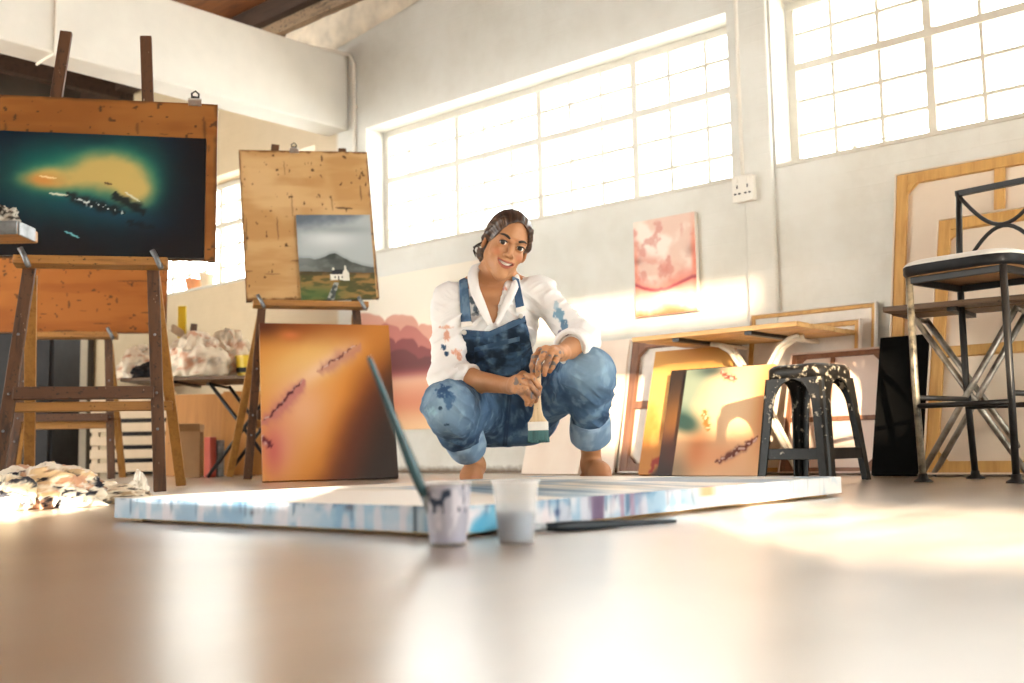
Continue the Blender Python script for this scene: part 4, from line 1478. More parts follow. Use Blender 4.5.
ragc = [(232, 222, 204), ((206, 176, 136), 0.52, 0.62), ((40, 42, 50), 0.57, 0.62), ((196, 150, 120), 0.60, 0.66)]
crumple('paint_rag', 'largest crumpled rag with black paint stains on the floor at left', 'rag', fl(34, 3.28), (0, 0, 0.6), (0.38, 0.27, 0.125), 3, ragc, 0.5, nu=150, nv=90)
crumple('paint_rag', 'cream crumpled rag at the right end of the rag heap by the easel', 'rag', fl(104, 3.42), (0, 0, 0.75), (0.24, 0.14, 0.07), 11, [(226, 212, 188), ((170, 146, 116), 0.55, 0.66), ((90, 84, 76), 0.62, 0.70)], 0.5)
crumple('paint_rag', 'small white rag tip standing up beside the easel leg', 'rag', fl(138, 3.50), (0, 0, 0.3), (0.07, 0.06, 0.085), 23, [(240, 234, 220), ((200, 190, 170), 0.55, 0.66)], 0.5, nu=50, nv=36)
crumple('paint_rag', 'pale folded rag at the far left edge of the rag heap', 'rag', fl(-8, 3.12), (0, 0, 0.2), (0.22, 0.2, 0.10), 31, [(222, 200, 166), ((60, 60, 66), 0.56, 0.62), ((240, 228, 206), 0.52, 0.66)], 0.5)

# ================================================================ workbench corner at the left edge
t = thing('wooden_workbench', 'pale wooden bench corner with a metal edge at far left', 'bench')
t.matrix_world = Matrix.Translation(room((-1.192, 2.60, -0.100))) @ Matrix.Rotation(YAW, 4, 'Z')
b = MB()
b.box((-0.47, 0.03, 0.802), (0.94, 0.12, 0.03))
b.build('bench_top', M['easelx'], t, bevel=0.004)
b = MB()
b.box((-0.51, 0.035, 0.735), (0.84, 0.08, 0.085))
b.build('apron', M['easelx'], t, bevel=0.003)
for x in (-0.128, -0.90):
    k = MB()
    k.box((x, 0.035, 0.4025), (0.03, 0.05, 0.595))
    k.build('leg', M['easel'], t, bevel=0.002)
k = MB()
k.box((-0.026, -0.032, 0.803), (0.056, 0.005, 0.034))
k.box((0.002, 0.02, 0.803), (0.005, 0.09, 0.034))
k.build('metal_edge', M['greyplate'], t, bevel=0.002)
k = MB()
k.cyl((-0.085, -0.018, 0.72), (-0.085, -0.026, 0.72), 0.006)
k.build('bolt', M['chrome'], t)
k = crumple('paint_tube', 'crumpled silver paint tube on the bench corner at far left', 'paint tube', tuple(room((-1.262, 2.625, 0.717))), (0, 0, 0.4), (0.11, 0.06, 0.05), 40, [(186, 180, 168), ((50, 46, 42), 0.52, 0.60)], 0.6, nu=40, nv=26)

# ================================================================ the far corner behind the beam
shc = [(226, 212, 190), ((198, 150, 124), 0.56, 0.68), ((176, 164, 146), 0.55, 0.7)]
for lab, px, py, d, sz, sd in (('white dust sheet bundled with pink stains on the far table', 199, 377, 6.95, (0.40, 0.36, 0.29), 5),
                               ('cream dust sheet bundle at the right of the far table pile', 228, 377, 7.12, (0.30, 0.34, 0.33), 14),
                               ('white dust sheet bundle at the left end of the far table', 146, 377, 7.0, (0.32, 0.30, 0.22), 27)):
    q = room(Q(px, py, d))
    crumple('dust_sheet', lab, 'dust sheet', (q[0], q[1], 0.637), (0, 0, sd), sz, sd, shc, 0.42, nu=80, nv=54)
q = room(Q(150, 379, 6.85))
crumple('cloth_bag', 'black cloth bag on the far table below the white bundle', 'bag', (q[0], q[1], 0.637), (0, 0, 0.5), (0.24, 0.16, 0.09), 51, [(24, 22, 24), ((60, 54, 50), 0.55, 0.66)], 0.5, nu=50, nv=34)
q0, q1 = room(Q(172, 328, 7.15)), room(Q(212, 352, 7.45))
b = MB()
b.tube([q0 - q0, q1 - q0], 0.028, 14)
k = tag(b.build('cardboard_tube', M['slat'], smooth=True), 'cream cardboard tube lying across the dust sheets', 'tube')
k.location = q0
b = MB()
q0 = room(Q(182, 340, 7.22))
b.box((0, 0, 0.255), (0.052, 0.025, 0.51))
b.box((0, -0.013, 0.43), (0.022, 0.004, 0.05))
k = tag(b.build('spirit_level', M['yellow'], bevel=0.004), 'yellow spirit level upright behind the dust sheets', 'level')
k.location = (q0[0], q0[1], 0.636)
k.rotation_euler = (0, 0, YAW)
q0 = room(Q(186, 338, 7.20))
b = MB()
b.bar((0, 0, 0.0), (0.05, 0.03, 0.385), 0.04, 0.03)
k = tag(b.build('wood_offcut', M['easeldark'], bevel=0.003), 'short dark wood offcut sticking up out of the dust sheets', 'wood')
k.location = (q0[0], q0[1], 0.636)
q = room(Q(249, 377, 6.95))
t = thing('plastic_tub', 'yellow plastic tub at the right end of the far table', 'tub', (q[0], q[1], 0.635))
b = MB()
b.lathe([(0, 0), (0.07, 0), (0.085, 0.13), (0.09, 0.13), (0.09, 0.14), (0, 0.14)], 24)
b.build('tub_body', M['yellow'], t, smooth=False)
b = MB()
b.lathe([(0.0765, 0.03), (0.079, 0.03), (0.082, 0.062), (0.080, 0.062)], 24)
b.build('label_band', M['black'], t)

# boxes, boards and a crate under and beside the far table
def leaning_sheet(name, label, cat, px, d, w, h, lean, t, mat, ang=41.75, z=0.0):
    q = room(Q(px, 470, d))
    b = MB()
    b.box((w / 2, t / 2, h / 2), (w, t, h))
    o = b.build(name, M[mat], bevel=0.002)
    o.location = (q[0], q[1], z + t * math.sin(math.radians(lean)))
    o.rotation_euler = (-math.radians(lean), 0, math.radians(ang))
    return tag(o, label, cat)


leaning_sheet('plywood_sheet', 'orange plywood sheet leaning under the far table, beside the middle easel', 'plywood', 217, 7.45, 0.36, 0.60, 14, 0.018, 'ply')
leaning_sheet('plywood_sheet', 'wide yellowish plywood sheet behind the boxes under the far table', 'plywood', 163, 7.62, 0.52, 0.58, 8, 0.018, 'ply')


def carton(label, px, d, w, dp, h, ang, mat='card'):
    q = room(Q(px, 470, d))
    t = thing('cardboard_box', label, 'box', (q[0], q[1], 0), (0, 0, math.radians(ang)))
    b = MB()
    b.box((0, 0, h / 2), (w, dp, h))
    b.build('box_body', M[mat], t, bevel=0.004)
    for s in (-1, 1):
        k = MB()
        k.bar((-w / 2, s * dp / 2, h), (w / 2, s * dp / 2, h), 0.004, 0.004)
        k.add([(-w / 2, s * dp / 2, h), (w / 2, s * dp / 2, h), (w / 2, s * (dp / 2 + 0.05), h + 0.05), (-w / 2, s * (dp / 2 + 0.05), h + 0.05)], [(0, 1, 2, 3)])
        k.build('flap', M[mat], t, solid=0.003)
    return t


carton('brown cardboard box with open flaps under the far table', 190, 7.2, 0.15, 0.22, 0.30, 52)
b = MB()
b.box((0, 0, 0.13), (0.07, 0.05, 0.26))
q = room(Q(210, 472, 7.05))
k = tag(b.build('paint_tin', M['red'], bevel=0.006), 'tall red tin standing under the far table', 'tin')
k.location = (q[0], q[1], 0)
b = MB()
b.box((0, 0, 0.12), (0.05, 0.05, 0.24))
q = room(Q(219, 472, 7.1))
k = tag(b.build('paint_tin', M['greyplate'], bevel=0.006), 'tall grey tin standing beside the red tin', 'tin')
k.location = (q[0], q[1], 0)

t = thing('slatted_crate', 'cream slatted crate standing behind the easel legs', 'crate')
t.matrix_world = Matrix.Translation(room(Q(132, 470, 8.0)) * np.array([1, 1, 0])) @ Matrix.Rotation(YAW, 4, 'Z')
for j in range(6):
    k = MB()
    k.box((0, 0, 0.065 + j * 0.098), (0.62, 0.02, 0.066))
    k.build('slat', M['slat'], t, bevel=0.003)
for x in (-0.28, 0.28):
    k = MB()
    k.box((x, 0.03, 0.31), (0.05, 0.04, 0.62))
    k.build('post', M['slat'], t, bevel=0.003)
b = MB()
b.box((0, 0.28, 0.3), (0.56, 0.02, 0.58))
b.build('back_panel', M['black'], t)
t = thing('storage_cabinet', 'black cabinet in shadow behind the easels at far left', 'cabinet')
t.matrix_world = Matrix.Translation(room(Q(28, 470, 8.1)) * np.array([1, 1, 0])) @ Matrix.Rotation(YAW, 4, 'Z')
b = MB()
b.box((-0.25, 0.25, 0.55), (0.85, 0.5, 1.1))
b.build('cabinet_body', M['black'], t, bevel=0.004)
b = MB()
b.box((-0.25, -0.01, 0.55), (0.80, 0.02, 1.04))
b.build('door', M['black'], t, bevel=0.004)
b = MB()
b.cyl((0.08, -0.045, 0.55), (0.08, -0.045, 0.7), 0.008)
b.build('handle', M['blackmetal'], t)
# door and post in the far corner
b = MB()
b.box((-9.60, 4.22, 1.02), (0.04, 0.9, 2.04))
struct(b.build('door_1', M['darkwall'], bevel=0.006))
b = MB()
b.box((-9.585, 4.74, 1.1), (0.07, 0.13, 2.2))
struct(b.build('trim_6', M['frame'], bevel=0.006))
# pots on the far sill
for lab, px, mat, s in (('small terracotta pot on the far window sill', 194, 'terracotta', 1.0), ('taller terracotta pot at the left of the far sill', 182, 'terracotta', 1.15), ('cream pot on the far window sill', 205, 'slat', 1.25)):
    d = 9.05 if px < 200 else 8.95
    q = room(Q(px, 290, d))
    t = thing('plant_pot', lab, 'pot', (q[0], WY + 0.09, SILL + 0.004))
    b = MB()
    b.lathe([(0, 0), (0.036 * s, 0), (0.048 * s, 0.075 * s), (0.044 * s, 0.075 * s), (0.034 * s, 0.01), (0, 0.01)], 20)
    b.build('pot_body', M[mat], t, smooth=False)
    b = MB()
    b.lathe([(0.046 * s, 0.072 * s), (0.053 * s, 0.072 * s), (0.055 * s, 0.094 * s), (0.049 * s, 0.094 * s), (0.046 * s, 0.072 * s)], 20)
    b.build('rim', M[mat], t)

# ================================================================ the woman
Y0 = 3.70


def W(px, py, d):
    return Q(px, py, d, Y0)


def rx(a):
    c, s = math.cos(a), math.sin(a)
    return np.array([[1, 0, 0], [0, c, -s], [0, s, c]])


def ry(a):
    c, s = math.cos(a), math.sin(a)
    return np.array([[c, 0, s], [0, 1, 0], [-s, 0, c]])


def rz(a):
    c, s = math.cos(a), math.sin(a)
    return np.array([[c, -s, 0], [s, c, 0], [0, 0, 1]])


class Field:
    """signed distance field on a regular grid, meshed with surface nets"""

    def __init__(s, lo, hi, h):
        s.lo, s.h = np.array(lo, float), h
        s.n = np.ceil((np.array(hi) - s.lo) / h).astype(int) + 1
        s.F = np.full(s.n, 0.5, np.float32)

    def region(s, lo, hi):
        a = np.maximum(np.floor((np.array(lo) - s.lo) / s.h).astype(int), 0)
        b = np.minimum(np.ceil((np.array(hi) - s.lo) / s.h).astype(int) + 1, s.n)
        sl = tuple(slice(int(i), int(max(i, j))) for i, j in zip(a, b))
        ax = [(s.lo[k] + s.h * np.arange(sl[k].start, sl[k].stop)).astype(np.float32) for k in range(3)]
        return sl, (ax[0][:, None, None], ax[1][None, :, None], ax[2][None, None, :])

    def add(s, fn, lo, hi, k=0.01):
        pad = k + 3 * s.h
        sl, P = s.region(np.array(lo) - pad, np.array(hi) + pad)
        d = fn(*P)
        a = s.F[sl]
        if k > 0:
            hh = np.clip(0.5 + 0.5 * (a - d) / k, 0, 1)
            s.F[sl] = a * (1 - hh) + d * hh - k * hh * (1 - hh)
        else:
            s.F[sl] = np.minimum(a, d)

    def sub(s, fn, lo, hi, k=0.004):
        pad = k + 3 * s.h
        sl, P = s.region(np.array(lo) - pad, np.array(hi) + pad)
        d = -fn(*P)
        a = s.F[sl]
        hh = np.clip(0.5 - 0.5 * (a - d) / k, 0, 1)
        s.F[sl] = a * (1 - hh) + d * hh + k * hh * (1 - hh)

    def cone(s, a, b, ra, rb, k=0.01):
        a, b = np.asarray(a, float), np.asarray(b, float)
        ba = b - a
        L2 = float(ba @ ba)

        def fn(x, y, z):
            t = ((x - a[0]) * ba[0] + (y - a[1]) * ba[1] + (z - a[2]) * ba[2]) / L2
            t = np.clip(t, 0, 1)
            return np.sqrt((x - a[0] - t * ba[0]) ** 2 + (y - a[1] - t * ba[1]) ** 2 + (z - a[2] - t * ba[2]) ** 2) - (ra + (rb - ra) * t)
        m = max(ra, rb)
        s.add(fn, np.minimum(a, b) - m, np.maximum(a, b) + m, k)

    def chain(s, pts, rs, k=0.004):
        for i in range(len(pts) - 1):
            s.cone(pts[i], pts[i + 1], rs[i], rs[i + 1], k)

    @staticmethod
    def ellfn(c, r, R):
        c, r = np.asarray(c, float), np.asarray(r, float)

        def fn(x, y, z):
            p = [R[0][i] * (x - c[0]) + R[1][i] * (y - c[1]) + R[2][i] * (z - c[2]) for i in range(3)]
            k0 = np.sqrt(sum((p[i] / r[i]) ** 2 for i in range(3)))
            k1 = np.sqrt(sum((p[i] / r[i] ** 2) ** 2 for i in range(3))) + 1e-6
            return k0 * (k0 - 1) / k1
        return fn

    def ell(s, c, r, R=np.eye(3), k=0.01, cut=False):
        m = max(r)
        (s.sub if cut else s.add)(s.ellfn(c, r, R), np.asarray(c) - m, np.asarray(c) + m, k)

    def mesh(s):
        F = s.F
        I = F < 0
        cnt = np.zeros(s.n - 1, np.uint8)
        for a in (0, 1):
            for b in (0, 1):
                for c in (0, 1):
                    cnt += I[a:s.n[0] - 1 + a, b:s.n[1] - 1 + b, c:s.n[2] - 1 + c]
        act = (cnt > 0) & (cnt < 8)
        ijk = np.argwhere(act)
        idx = np.full(s.n - 1, -1, np.int32)
        idx[act] = np.arange(len(ijk))
        acc = np.zeros((len(ijk), 3))
        num = np.zeros(len(ijk))
        cor = [(a, b, c) for a in (0, 1) for b in (0, 1) for c in (0, 1)]
        val = {q: F[ijk[:, 0] + q[0], ijk[:, 1] + q[1], ijk[:, 2] + q[2]] for q in cor}
        for q in cor:
            for ax in range(3):
                if q[ax] == 0:
                    r = list(q)
                    r[ax] = 1
                    v0, v1 = val[q], val[tuple(r)]
                    m = (v0 < 0) != (v1 < 0)
                    t = np.where(m, v0 / np.where(m, v0 - v1, 1), 0)
                    p = np.zeros((len(ijk), 3))
                    p[:] = q
                    p[:, ax] += t
                    acc += np.where(m[:, None], p, 0)
                    num += m
        V = s.lo + s.h * (ijk + acc / num[:, None])
        faces = []
        for ax in range(3):
            o1, o2 = (ax + 1) % 3, (ax + 2) % 3
            sl0 = [slice(1, -1)] * 3
            sl0[ax] = slice(0, -1)
            sl1 = list(sl0)
            sl1[ax] = slice(1, None)
            A0, A1 = I[tuple(sl0)], I[tuple(sl1)]
            for inside, rev in ((A0 & ~A1, False), (~A0 & A1, True)):
                g = np.argwhere(inside)
                g[:, o1] += 1
                g[:, o2] += 1
                q = []
                for d1, d2 in ((-1, -1), (0, -1), (0, 0), (-1, 0)):
                    h = g.copy()
                    h[:, o1] += d1
                    h[:, o2] += d2
                    q.append(idx[h[:, 0], h[:, 1], h[:, 2]])
                q = np.stack(q, 1)
                faces.append(q[:, ::-1] if rev else q)
        return V, np.concatenate(faces)


def np_mesh(name, V, Fq, mat, parent, colfn=None, smooth=True, disp=None, relax=0):
    me = bpy.data.meshes.new(name)
    me.vertices.add(len(V))
    me.loops.add(len(Fq) * 4)
    me.polygons.add(len(Fq))
    me.vertices.foreach_set('co', V.astype(np.float32).ravel())
    me.loops.foreach_set('vertex_index', Fq.astype(np.int32).ravel())
    me.polygons.foreach_set('loop_start', np.arange(0, len(Fq) * 4, 4, dtype=np.int32))
    me.polygons.foreach_set('use_smooth', np.full(len(Fq), smooth))
    me.update(calc_edges=True)
    N = np.empty(len(V) * 3, np.float32)
    me.vertex_normals.foreach_get('vector', N)
    N = N.reshape(-1, 3)
    if disp is not None:
        V = V + N * disp(V, N)[:, None]
        me.vertices.foreach_set('co', V.astype(np.float32).ravel())
    if colfn is not None:
        c = np.ones((len(V), 4), np.float32)
        c[:, :3] = colfn(V, N)
        at = me.color_attributes.new('Col', 'FLOAT_COLOR', 'POINT')
        at.data.foreach_set('color', c.ravel())
    me.materials.append(mat)
    me.validate()
    me.update()
    o = bpy.data.objects.new(name, me)
    COL.objects.link(o)
    o.parent = parent
    return o


woman = thing('person', 'woman in a white shirt and blue dungarees crouching with a paintbrush in her hands', 'person',
              tuple(room((0, Y0, 0))), (0, 0, YAW))

# joints
neck = W(497, 290, 3.63)
shR, shL = W(449, 299, 3.62), W(541, 293, 3.63)
elR, elL = W(449, 377, 3.52), W(582, 341, 3.48)
wrR, wrL = W(510, 386, 3.355), W(562, 353, 3.30)
hipR, hipL = W(490, 414, 3.74), W(528, 412, 3.74)
knR, knL = W(449, 407, 3.35), W(589, 373, 3.41)
anR, anL = W(475, 462, 3.68), W(591, 458, 3.67)
pel = W(508, 408, 3.79)
chest = W(494, 326, 3.66)
waist = W(502, 372, 3.73)
HR = ry(math.radians(19)) @ rz(math.radians(17)) @ rx(math.radians(9))
hc = W(506.3, 244.0, 3.60)


def hd(x, y, z):
    return hc + HR @ np.array([x, y, z], float)


def torso(B, o, k=0.05):
    """trunk, grown by o"""
    B.ell(pel, (.160 + o, .125 + o, .112 + o), k=k)
    B.ell(waist, (.122 + o, .092 + o, .095 + o), k=k)
    B.ell(chest, (.135 + o, .098 + o, .150 + o), ry(0.12), k=k)
    B.cone(shR + np.array([.03, 0.0, -.012]), shL + np.array([-.03, 0.0, -.012]), .046 + o, .046 + o, k=k)
    for px in (475, 514):
        B.ell(W(px, 331, 3.585), (.056 + o, .05 + o, .056 + o), k=.03)


# ---- body: one continuous surface
B = Field((-.34, -.50, 0.0), (.40, .26, 0.945), 0.002)
torso(B, 0.0)
B.cone(neck + np.array([.004, .025, -.03]), hd(0.0, .036, -.070), .046, .041, k=.020)
for s, px in ((1, 468), (-1, 522)):                       # trapezius and collarbone
    B.cone(hd(0, .03, -.11), W(px, 288, 3.65), .040, .036, k=.04)
    B.cone(W(495, 296, 3.585), W(px, 292, 3.60), .014, .016, k=.03)
# head
B.ell(hd(0, .014, .030), (.071, .090, .080), HR, k=.02)
B.ell(hd(0, -.022, -.022), (.055, .062, .077), HR, k=.02)
for s in (-1, 1):
    B.ell(hd(s * .035, -.053, -.033), (.022, .027, .022), HR, k=.018)
    B.cone(hd(s * .041, .002, -.052), hd(s * .008, -.062, -.101), .016, .013, k=.034)
    B.cone(hd(s * .012, -.088, .016), hd(s * .045, -.070, .019), .007, .006, k=.012)
B.ell(hd(0, -.066, -.100), (.020, .019, .016), HR, k=.016)
for s in (-1, 1):                                          # sockets, lids, eye openings
    B.ell(hd(s * .031, -.094, .000), (.016, .012, .011), HR, k=.012, cut=True)
    B.ell(hd(s * .031, -.0735, .000), (.0165, .0152, .0145), HR, k=.006)
    B.ell(hd(s * .031, -.089, -.0008), (.0155, .012, .0064), HR @ ry(s * 0.06), k=.002, cut=True)
B.chain([hd(0, -.083, .012), hd(0, -.094, -.010), hd(0, -.103, -.030)], [.0068, .0075, .0098], k=.010)
for s in (-1, 1):
    B.ell(hd(s * .0105, -.093, -.034), (.0075, .009, .0065), HR, k=.006)
    B.ell(hd(s * .0062, -.098, -.0395), (.0030, .004, .0030), HR, k=.002, cut=True)


def smile(t, dz=0.0, dy=0.0):
    """a point along the mouth, t from -1 to 1"""
    return hd(t * .0310, -.0885 + .018 * t * t + dy, -.0655 + .0105 * t * t + dz)


B.ell(hd(0, -.078, -.062), (.030, .016, .022), HR, k=.02)
ts = np.linspace(-1, 1, 9)
B.chain([smile(t, .0072 - .0060 * t * t) for t in ts], [.0018 + .0030 * (1 - t * t) for t in ts], k=.003)
B.chain([smile(t, -.0072 + .0060 * t * t, .001) for t in ts], [.0018 + .0040 * (1 - t * t) for t in ts], k=.003)
for t0 in np.linspace(-.62, .62, 7):
    q0 = smile(t0, .0004, .002)
    B.sub(Field.ellfn(q0, (.0075, .014, .0050 * (1 - .55 * t0 * t0)), HR @ ry(-.5 * t0)), q0 - .02, q0 + .02, k=.002)
for s in (-1, 1):                                          # ears
    B.ell(hd(s * .072, .012, -.012), (.008, .018, .031), HR @ rz(s * 0.35) @ rx(-0.2), k=.006)
    B.ell(hd(s * .079, .008, -.010), (.005, .010, .018), HR @ rz(s * 0.35), k=.004, cut=True)
# arms
B.cone(shR, elR, .047, .038, k=.03)
B.cone(shL, elL, .047, .038, k=.03)
mR = elR + (wrR - elR) * 0.35
mL = elL + (wrL - elL) * 0.35
B.chain([elR, mR, wrR], [.037, .037, .0245], k=.02)
B.chain([elL, mL, wrL], [.037, .037, .0245], k=.02)


def hand(wr, kn, palm_c, fingers, thumb):
    for q in kn:
        B.cone(wr, q, .019, .0118, k=.012)
    for i in range(3):
        B.cone(kn[i], kn[i + 1], .0108, .0108, k=.008)
        B.cone((wr + kn[i]) / 2, (wr + kn[i + 1]) / 2, .015, .015, k=.01)
    for q, f in zip(kn, fingers):
        B.chain([q] + f, [.0105, .0094, .0084, .0070][:len(f) + 1], k=.0035)
    B.chain(thumb, [.0165, .0125, .0105, .0085][:len(thumb)], k=.006)


hand(wrR,
     [W(523.2, 374.8, 3.285), W(519.5, 378.4, 3.272), W(517.2, 384.2, 3.268), W(515.6, 389.8, 3.275)], None,
     [[W(532.0, 377.5, 3.255), W(539.3, 387.5, 3.262), W(538.4, 395.5, 3.276)],
      [W(529.0, 383.5, 3.245), W(537.2, 393.5, 3.255), W(535.6, 402.0, 3.275)],
      [W(525.4, 388.8, 3.243), W(532.4, 398.3, 3.254), W(530.6, 404.5, 3.274)],
      [W(522.0, 393.2, 3.252), W(527.5, 400.3, 3.260), W(526.6, 404.3, 3.276)]],
     [wrR + np.array([.010, -.005, .006]), W(521, 380, 3.335), W(530, 381.5, 3.318), W(537, 388, 3.305)])
hand(wrL,
     [W(540.2, 351.2, 3.262), W(546.0, 349.6, 3.248), W(552.6, 350.6, 3.244), W(558.4, 354.2, 3.254)], None,
     [[W(534.4, 357.0, 3.243), W(532.0, 366.0, 3.245), W(532.6, 373.0, 3.258)],
      [W(541.6, 357.6, 3.226), W(538.0, 367.6, 3.236), W(537.4, 375.8, 3.256)],
      [W(548.6, 358.6, 3.222), W(545.6, 367.8, 3.232), W(544.6, 374.6, 3.254)],
      [W(555.4, 361.0, 3.232), W(552.2, 367.0, 3.240), W(549.8, 371.2, 3.258)]],
     [wrL + np.array([-.012, -.006, -.010]), W(553, 360, 3.300), W(546, 366, 3.292), W(539.5, 371.5, 3.288)])
# legs and feet
for hip, kn_, an in ((hipR, knR, anR), (hipL, knL, anL)):
    B.cone(hip, kn_, .078, .055, k=.05)
    cf = kn_ + (an - kn_) * 0.33 + np.array([0, .015, 0])
    B.chain([kn_, cf, an], [.052, .050, .0315], k=.03)
# right foot on its toes, left foot flat and turned out
fR = anR.copy(); fR[2] = 0
B.ell(anR + np.array([0, .022, -.012]), (.029, .036, .032), k=.02)
toeR = np.array([anR[0] - .022, anR[1] - .105, .022])
B.chain([anR + np.array([0, .0, -.02]), (anR + toeR) / 2 + np.array([0, -.01, -.004]), toeR], [.034, .034, .026], k=.02)
for i in range(5):
    u = (i - 2) * .0155
    B.cone(toeR + np.array([u, .0, -.004]), toeR + np.array([u * 1.15, -.042 + .004 * abs(i - 3), -.011]), .0115, .0095, k=.006)
heelL = np.array([anL[0] - .010, anL[1] + .030, .030])
toeL = np.array([anL[0] + .038, anL[1] - .098, .024])
B.ell(heelL, (.031, .036, .030), k=.02)
B.chain([anL + np.array([0, 0, -.03]), (anL * .45 + toeL * .55) + np.array([0, 0, -.002]), toeL], [.036, .036, .026], k=.025)
B.cone(heelL, toeL, .028, .026, k=.02)
dirL = np.array([.36, -.93, 0])
sdL = np.array([.93, .36, 0])
for i in range(5):
    u = (i - 2) * .0160
    p = toeL + sdL * u + np.array([0, 0, -.003])
    B.cone(p, p + dirL * (.046 - .005 * i) + np.array([0, 0, -.010]), .0125 if i == 0 else .0108, .0095, k=.006)
bodyV, bodyF = B.mesh()
del B

SK, SKD, SKL = np.array((180, 129, 91.)), np.array((150, 98, 64.)), np.array((196, 148, 110.))


def body_col(V, N):
    p = (V - hc) @ HR
    n = fbm(V[:, 0] * 30, V[:, 1] * 30, V[:, 2] * 30)
    c = mixc(A(V[:, 0], *SK), SKL, sstep(0.5, 0.75, n) * 0.5)
    hm = np.linalg.norm(V - hc, axis=1) < .17
    for s in (-1, 1):
        d = np.sqrt(((p[:, 0] - s * .040) / .022) ** 2 + ((p[:, 1] + .07) / .04) ** 2 + ((p[:, 2] + .034) / .018) ** 2)
        c = mixc(c, (184, 108, 76), sstep(1.2, 0.2, d) * 0.5 * hm)
    # lips
    t = np.clip(p[:, 0] / .0310, -1, 1)
    zc = -.0655 + .0105 * t * t
    up = (p[:, 2] - zc)
    lip = (np.abs(p[:, 0]) < .0310) & (p[:, 1] < -.062) & (up < .0105 * (1 - .75 * t * t) + .001) & (up > -.0135 * (1 - .8 * t * t) - .001)
    c = np.where((lip & hm)[:, None], np.array((158, 88, 72.)), c)
    # paint and charcoal on the hands
    hd_ = np.minimum(np.linalg.norm(V - W(545, 362, 3.25), axis=1), np.linalg.norm(V - W(530, 392, 3.26), axis=1))
    m = sstep(0.085, 0.05, hd_)
    c = mixc(c, (92, 70, 62), m * sstep(0.48, 0.72, fbm(V[:, 0] * 55, V[:, 1] * 55, V[:, 2] * 55)) * 0.5)
    c = mixc(c, (70, 90, 110), m * sstep(0.66, 0.72, noise(V[:, 0] * 90, V[:, 1] * 90, V[:, 2] * 90)) * 0.6)
    ft = sstep(0.13, 0.05, V[:, 2])
    c = mixc(c, (164, 104, 70), ft * 0.5)
    return lin(c)


np_mesh('body', bodyV, bodyF, M['skin'], woman, body_col)

# eyes, brows, lashes, teeth
M['brow'] = plain('brow_hair', (0.022, 0.013, 0.009), 0.7, 0.2)
M['eye'] = paint_mat('eye', 0.12, 0.6, 0.0)
for s in (-1, 1):
    b = MB()
    r = .0134
    ctr = hd(s * .031, -.0745, .0)
    tv = np.array([0, -Y0, CAMZ - 0.35]) - ctr
    tv = tv / np.linalg.norm(tv)
    xv = np.cross(-tv, (0, 0, 1.0))
    xv /= np.linalg.norm(xv)
    look = np.stack([xv, -tv, np.cross(xv, -tv)], 1)

    def ef(u, v):
        a, e = 2 * math.pi * u, math.pi * v
        p = np.stack([r * np.sin(e) * np.cos(a), -r * np.cos(e), r * np.sin(e) * np.sin(a)], -1)
        return p @ look.T + ctr

    def ec(u, v):
        e = math.pi * v
        c = A(u, 232, 224, 214)
        c = mixc(c, (40, 23, 15), sstep(.62, .57, e))
        c = mixc(c, (8, 6, 5), sstep(.32, .27, e))
        return lin(c)
    b.grid(ef, 28, 28, col=ec)
    b.build('eye', M['eye'], woman, smooth=True)
    b = MB()
    pts = [hd(s * (.015 + .036 * t), -.0925 + .024 * t ** 2, .0175 + .010 * math.sin(t * 2.3) - .004 * t) for t in np.linspace(0, 1, 9)]
    b.tube(pts, [.0032, .0042, .0046, .0045, .0041, .0036, .0029, .0020, .0008], 8)
    b.build('eyebrow', M['brow'], woman, smooth=True)
    b = MB()
    pts = [hd(s * (.031 + .0150 * t), -.0900 + .0056 * t * t + s * t * .0030, .0060 * math.sqrt(max(0, 1 - t * t)) + .0002 + .0012 * s * t) for t in np.linspace(-1, 1, 11)]
    b.tube(pts, [.0010, .0018, .0022, .0024, .0025, .0025, .0025, .0024, .0022, .0018, .0010], 6)
    b.build('eyelash', M['black'], woman, smooth=True)
b = MB()


def teeth(u, v):
    t = 2 * u - 1
    return np.stack([np.array(hd(0, 0, 0))[i] + HR[i][0] * t * .0245 + HR[i][1] * (-.0862 + .013 * t * t + .0004 * np.cos(u * 50)) + HR[i][2] * (-.0595 + .0080 * t * t + (v - 1) * .0095 * (1 - .6 * t ** 4)) for i in range(3)], -1)


b.grid(teeth, 40, 4)
b.build('teeth', plain('teeth', (0.86, 0.80, 0.72), 0.3, 0.02), woman, smooth=True, solid=0.002)
b = MB()
b.ctr = None
ep = hd(-.0785, .004, -.040)
b.lathe([(0, -.004), (.004, -.002), (.004, .002), (0, .004)], 12, tuple(ep))
b.build('earring', M['chrome'], woman, smooth=True)

# ---- hair, drawn back to a low knot
Hf = Field(hc - np.array([.14, .15, .16]), hc + np.array([.14, .19, .15]), 0.0022)
Hf.ell(hd(0, .016, .034), (.078, .099, .087), HR, k=.01)
Hf.ell(hd(0, .060, -.020), (.068, .060, .075), HR, k=.03)
Hf.ell(hd(-.030, .105, -.052), (.036, .034, .036), HR, k=.015)
for s in (-1, 1):
    Hf.cone(hd(s * .050, -.050, .066), hd(s * .073, -.012, .012), .013, .010, k=.015)
    Hf.cone(hd(s * .073, -.012, .014), hd(s * .074, .018, -.006), .010, .012, k=.012)


def face_cut(x, y, z):
    p = [HR[0][i] * (x - hc[0]) + HR[1][i] * (y - hc[1]) + HR[2][i] * (z - hc[2]) for i in range(3)]
    zz = p[2] + .030
    k = np.sqrt(((p[0] - .006) / .0625) ** 2 + (zz / np.where(zz > 0, .110, .16)) ** 2)
    d1 = (k - 1) * .064
    return np.maximum(d1, p[1] + .030)


Hf.sub(face_cut, hc - .16, hc + .16, k=.006)


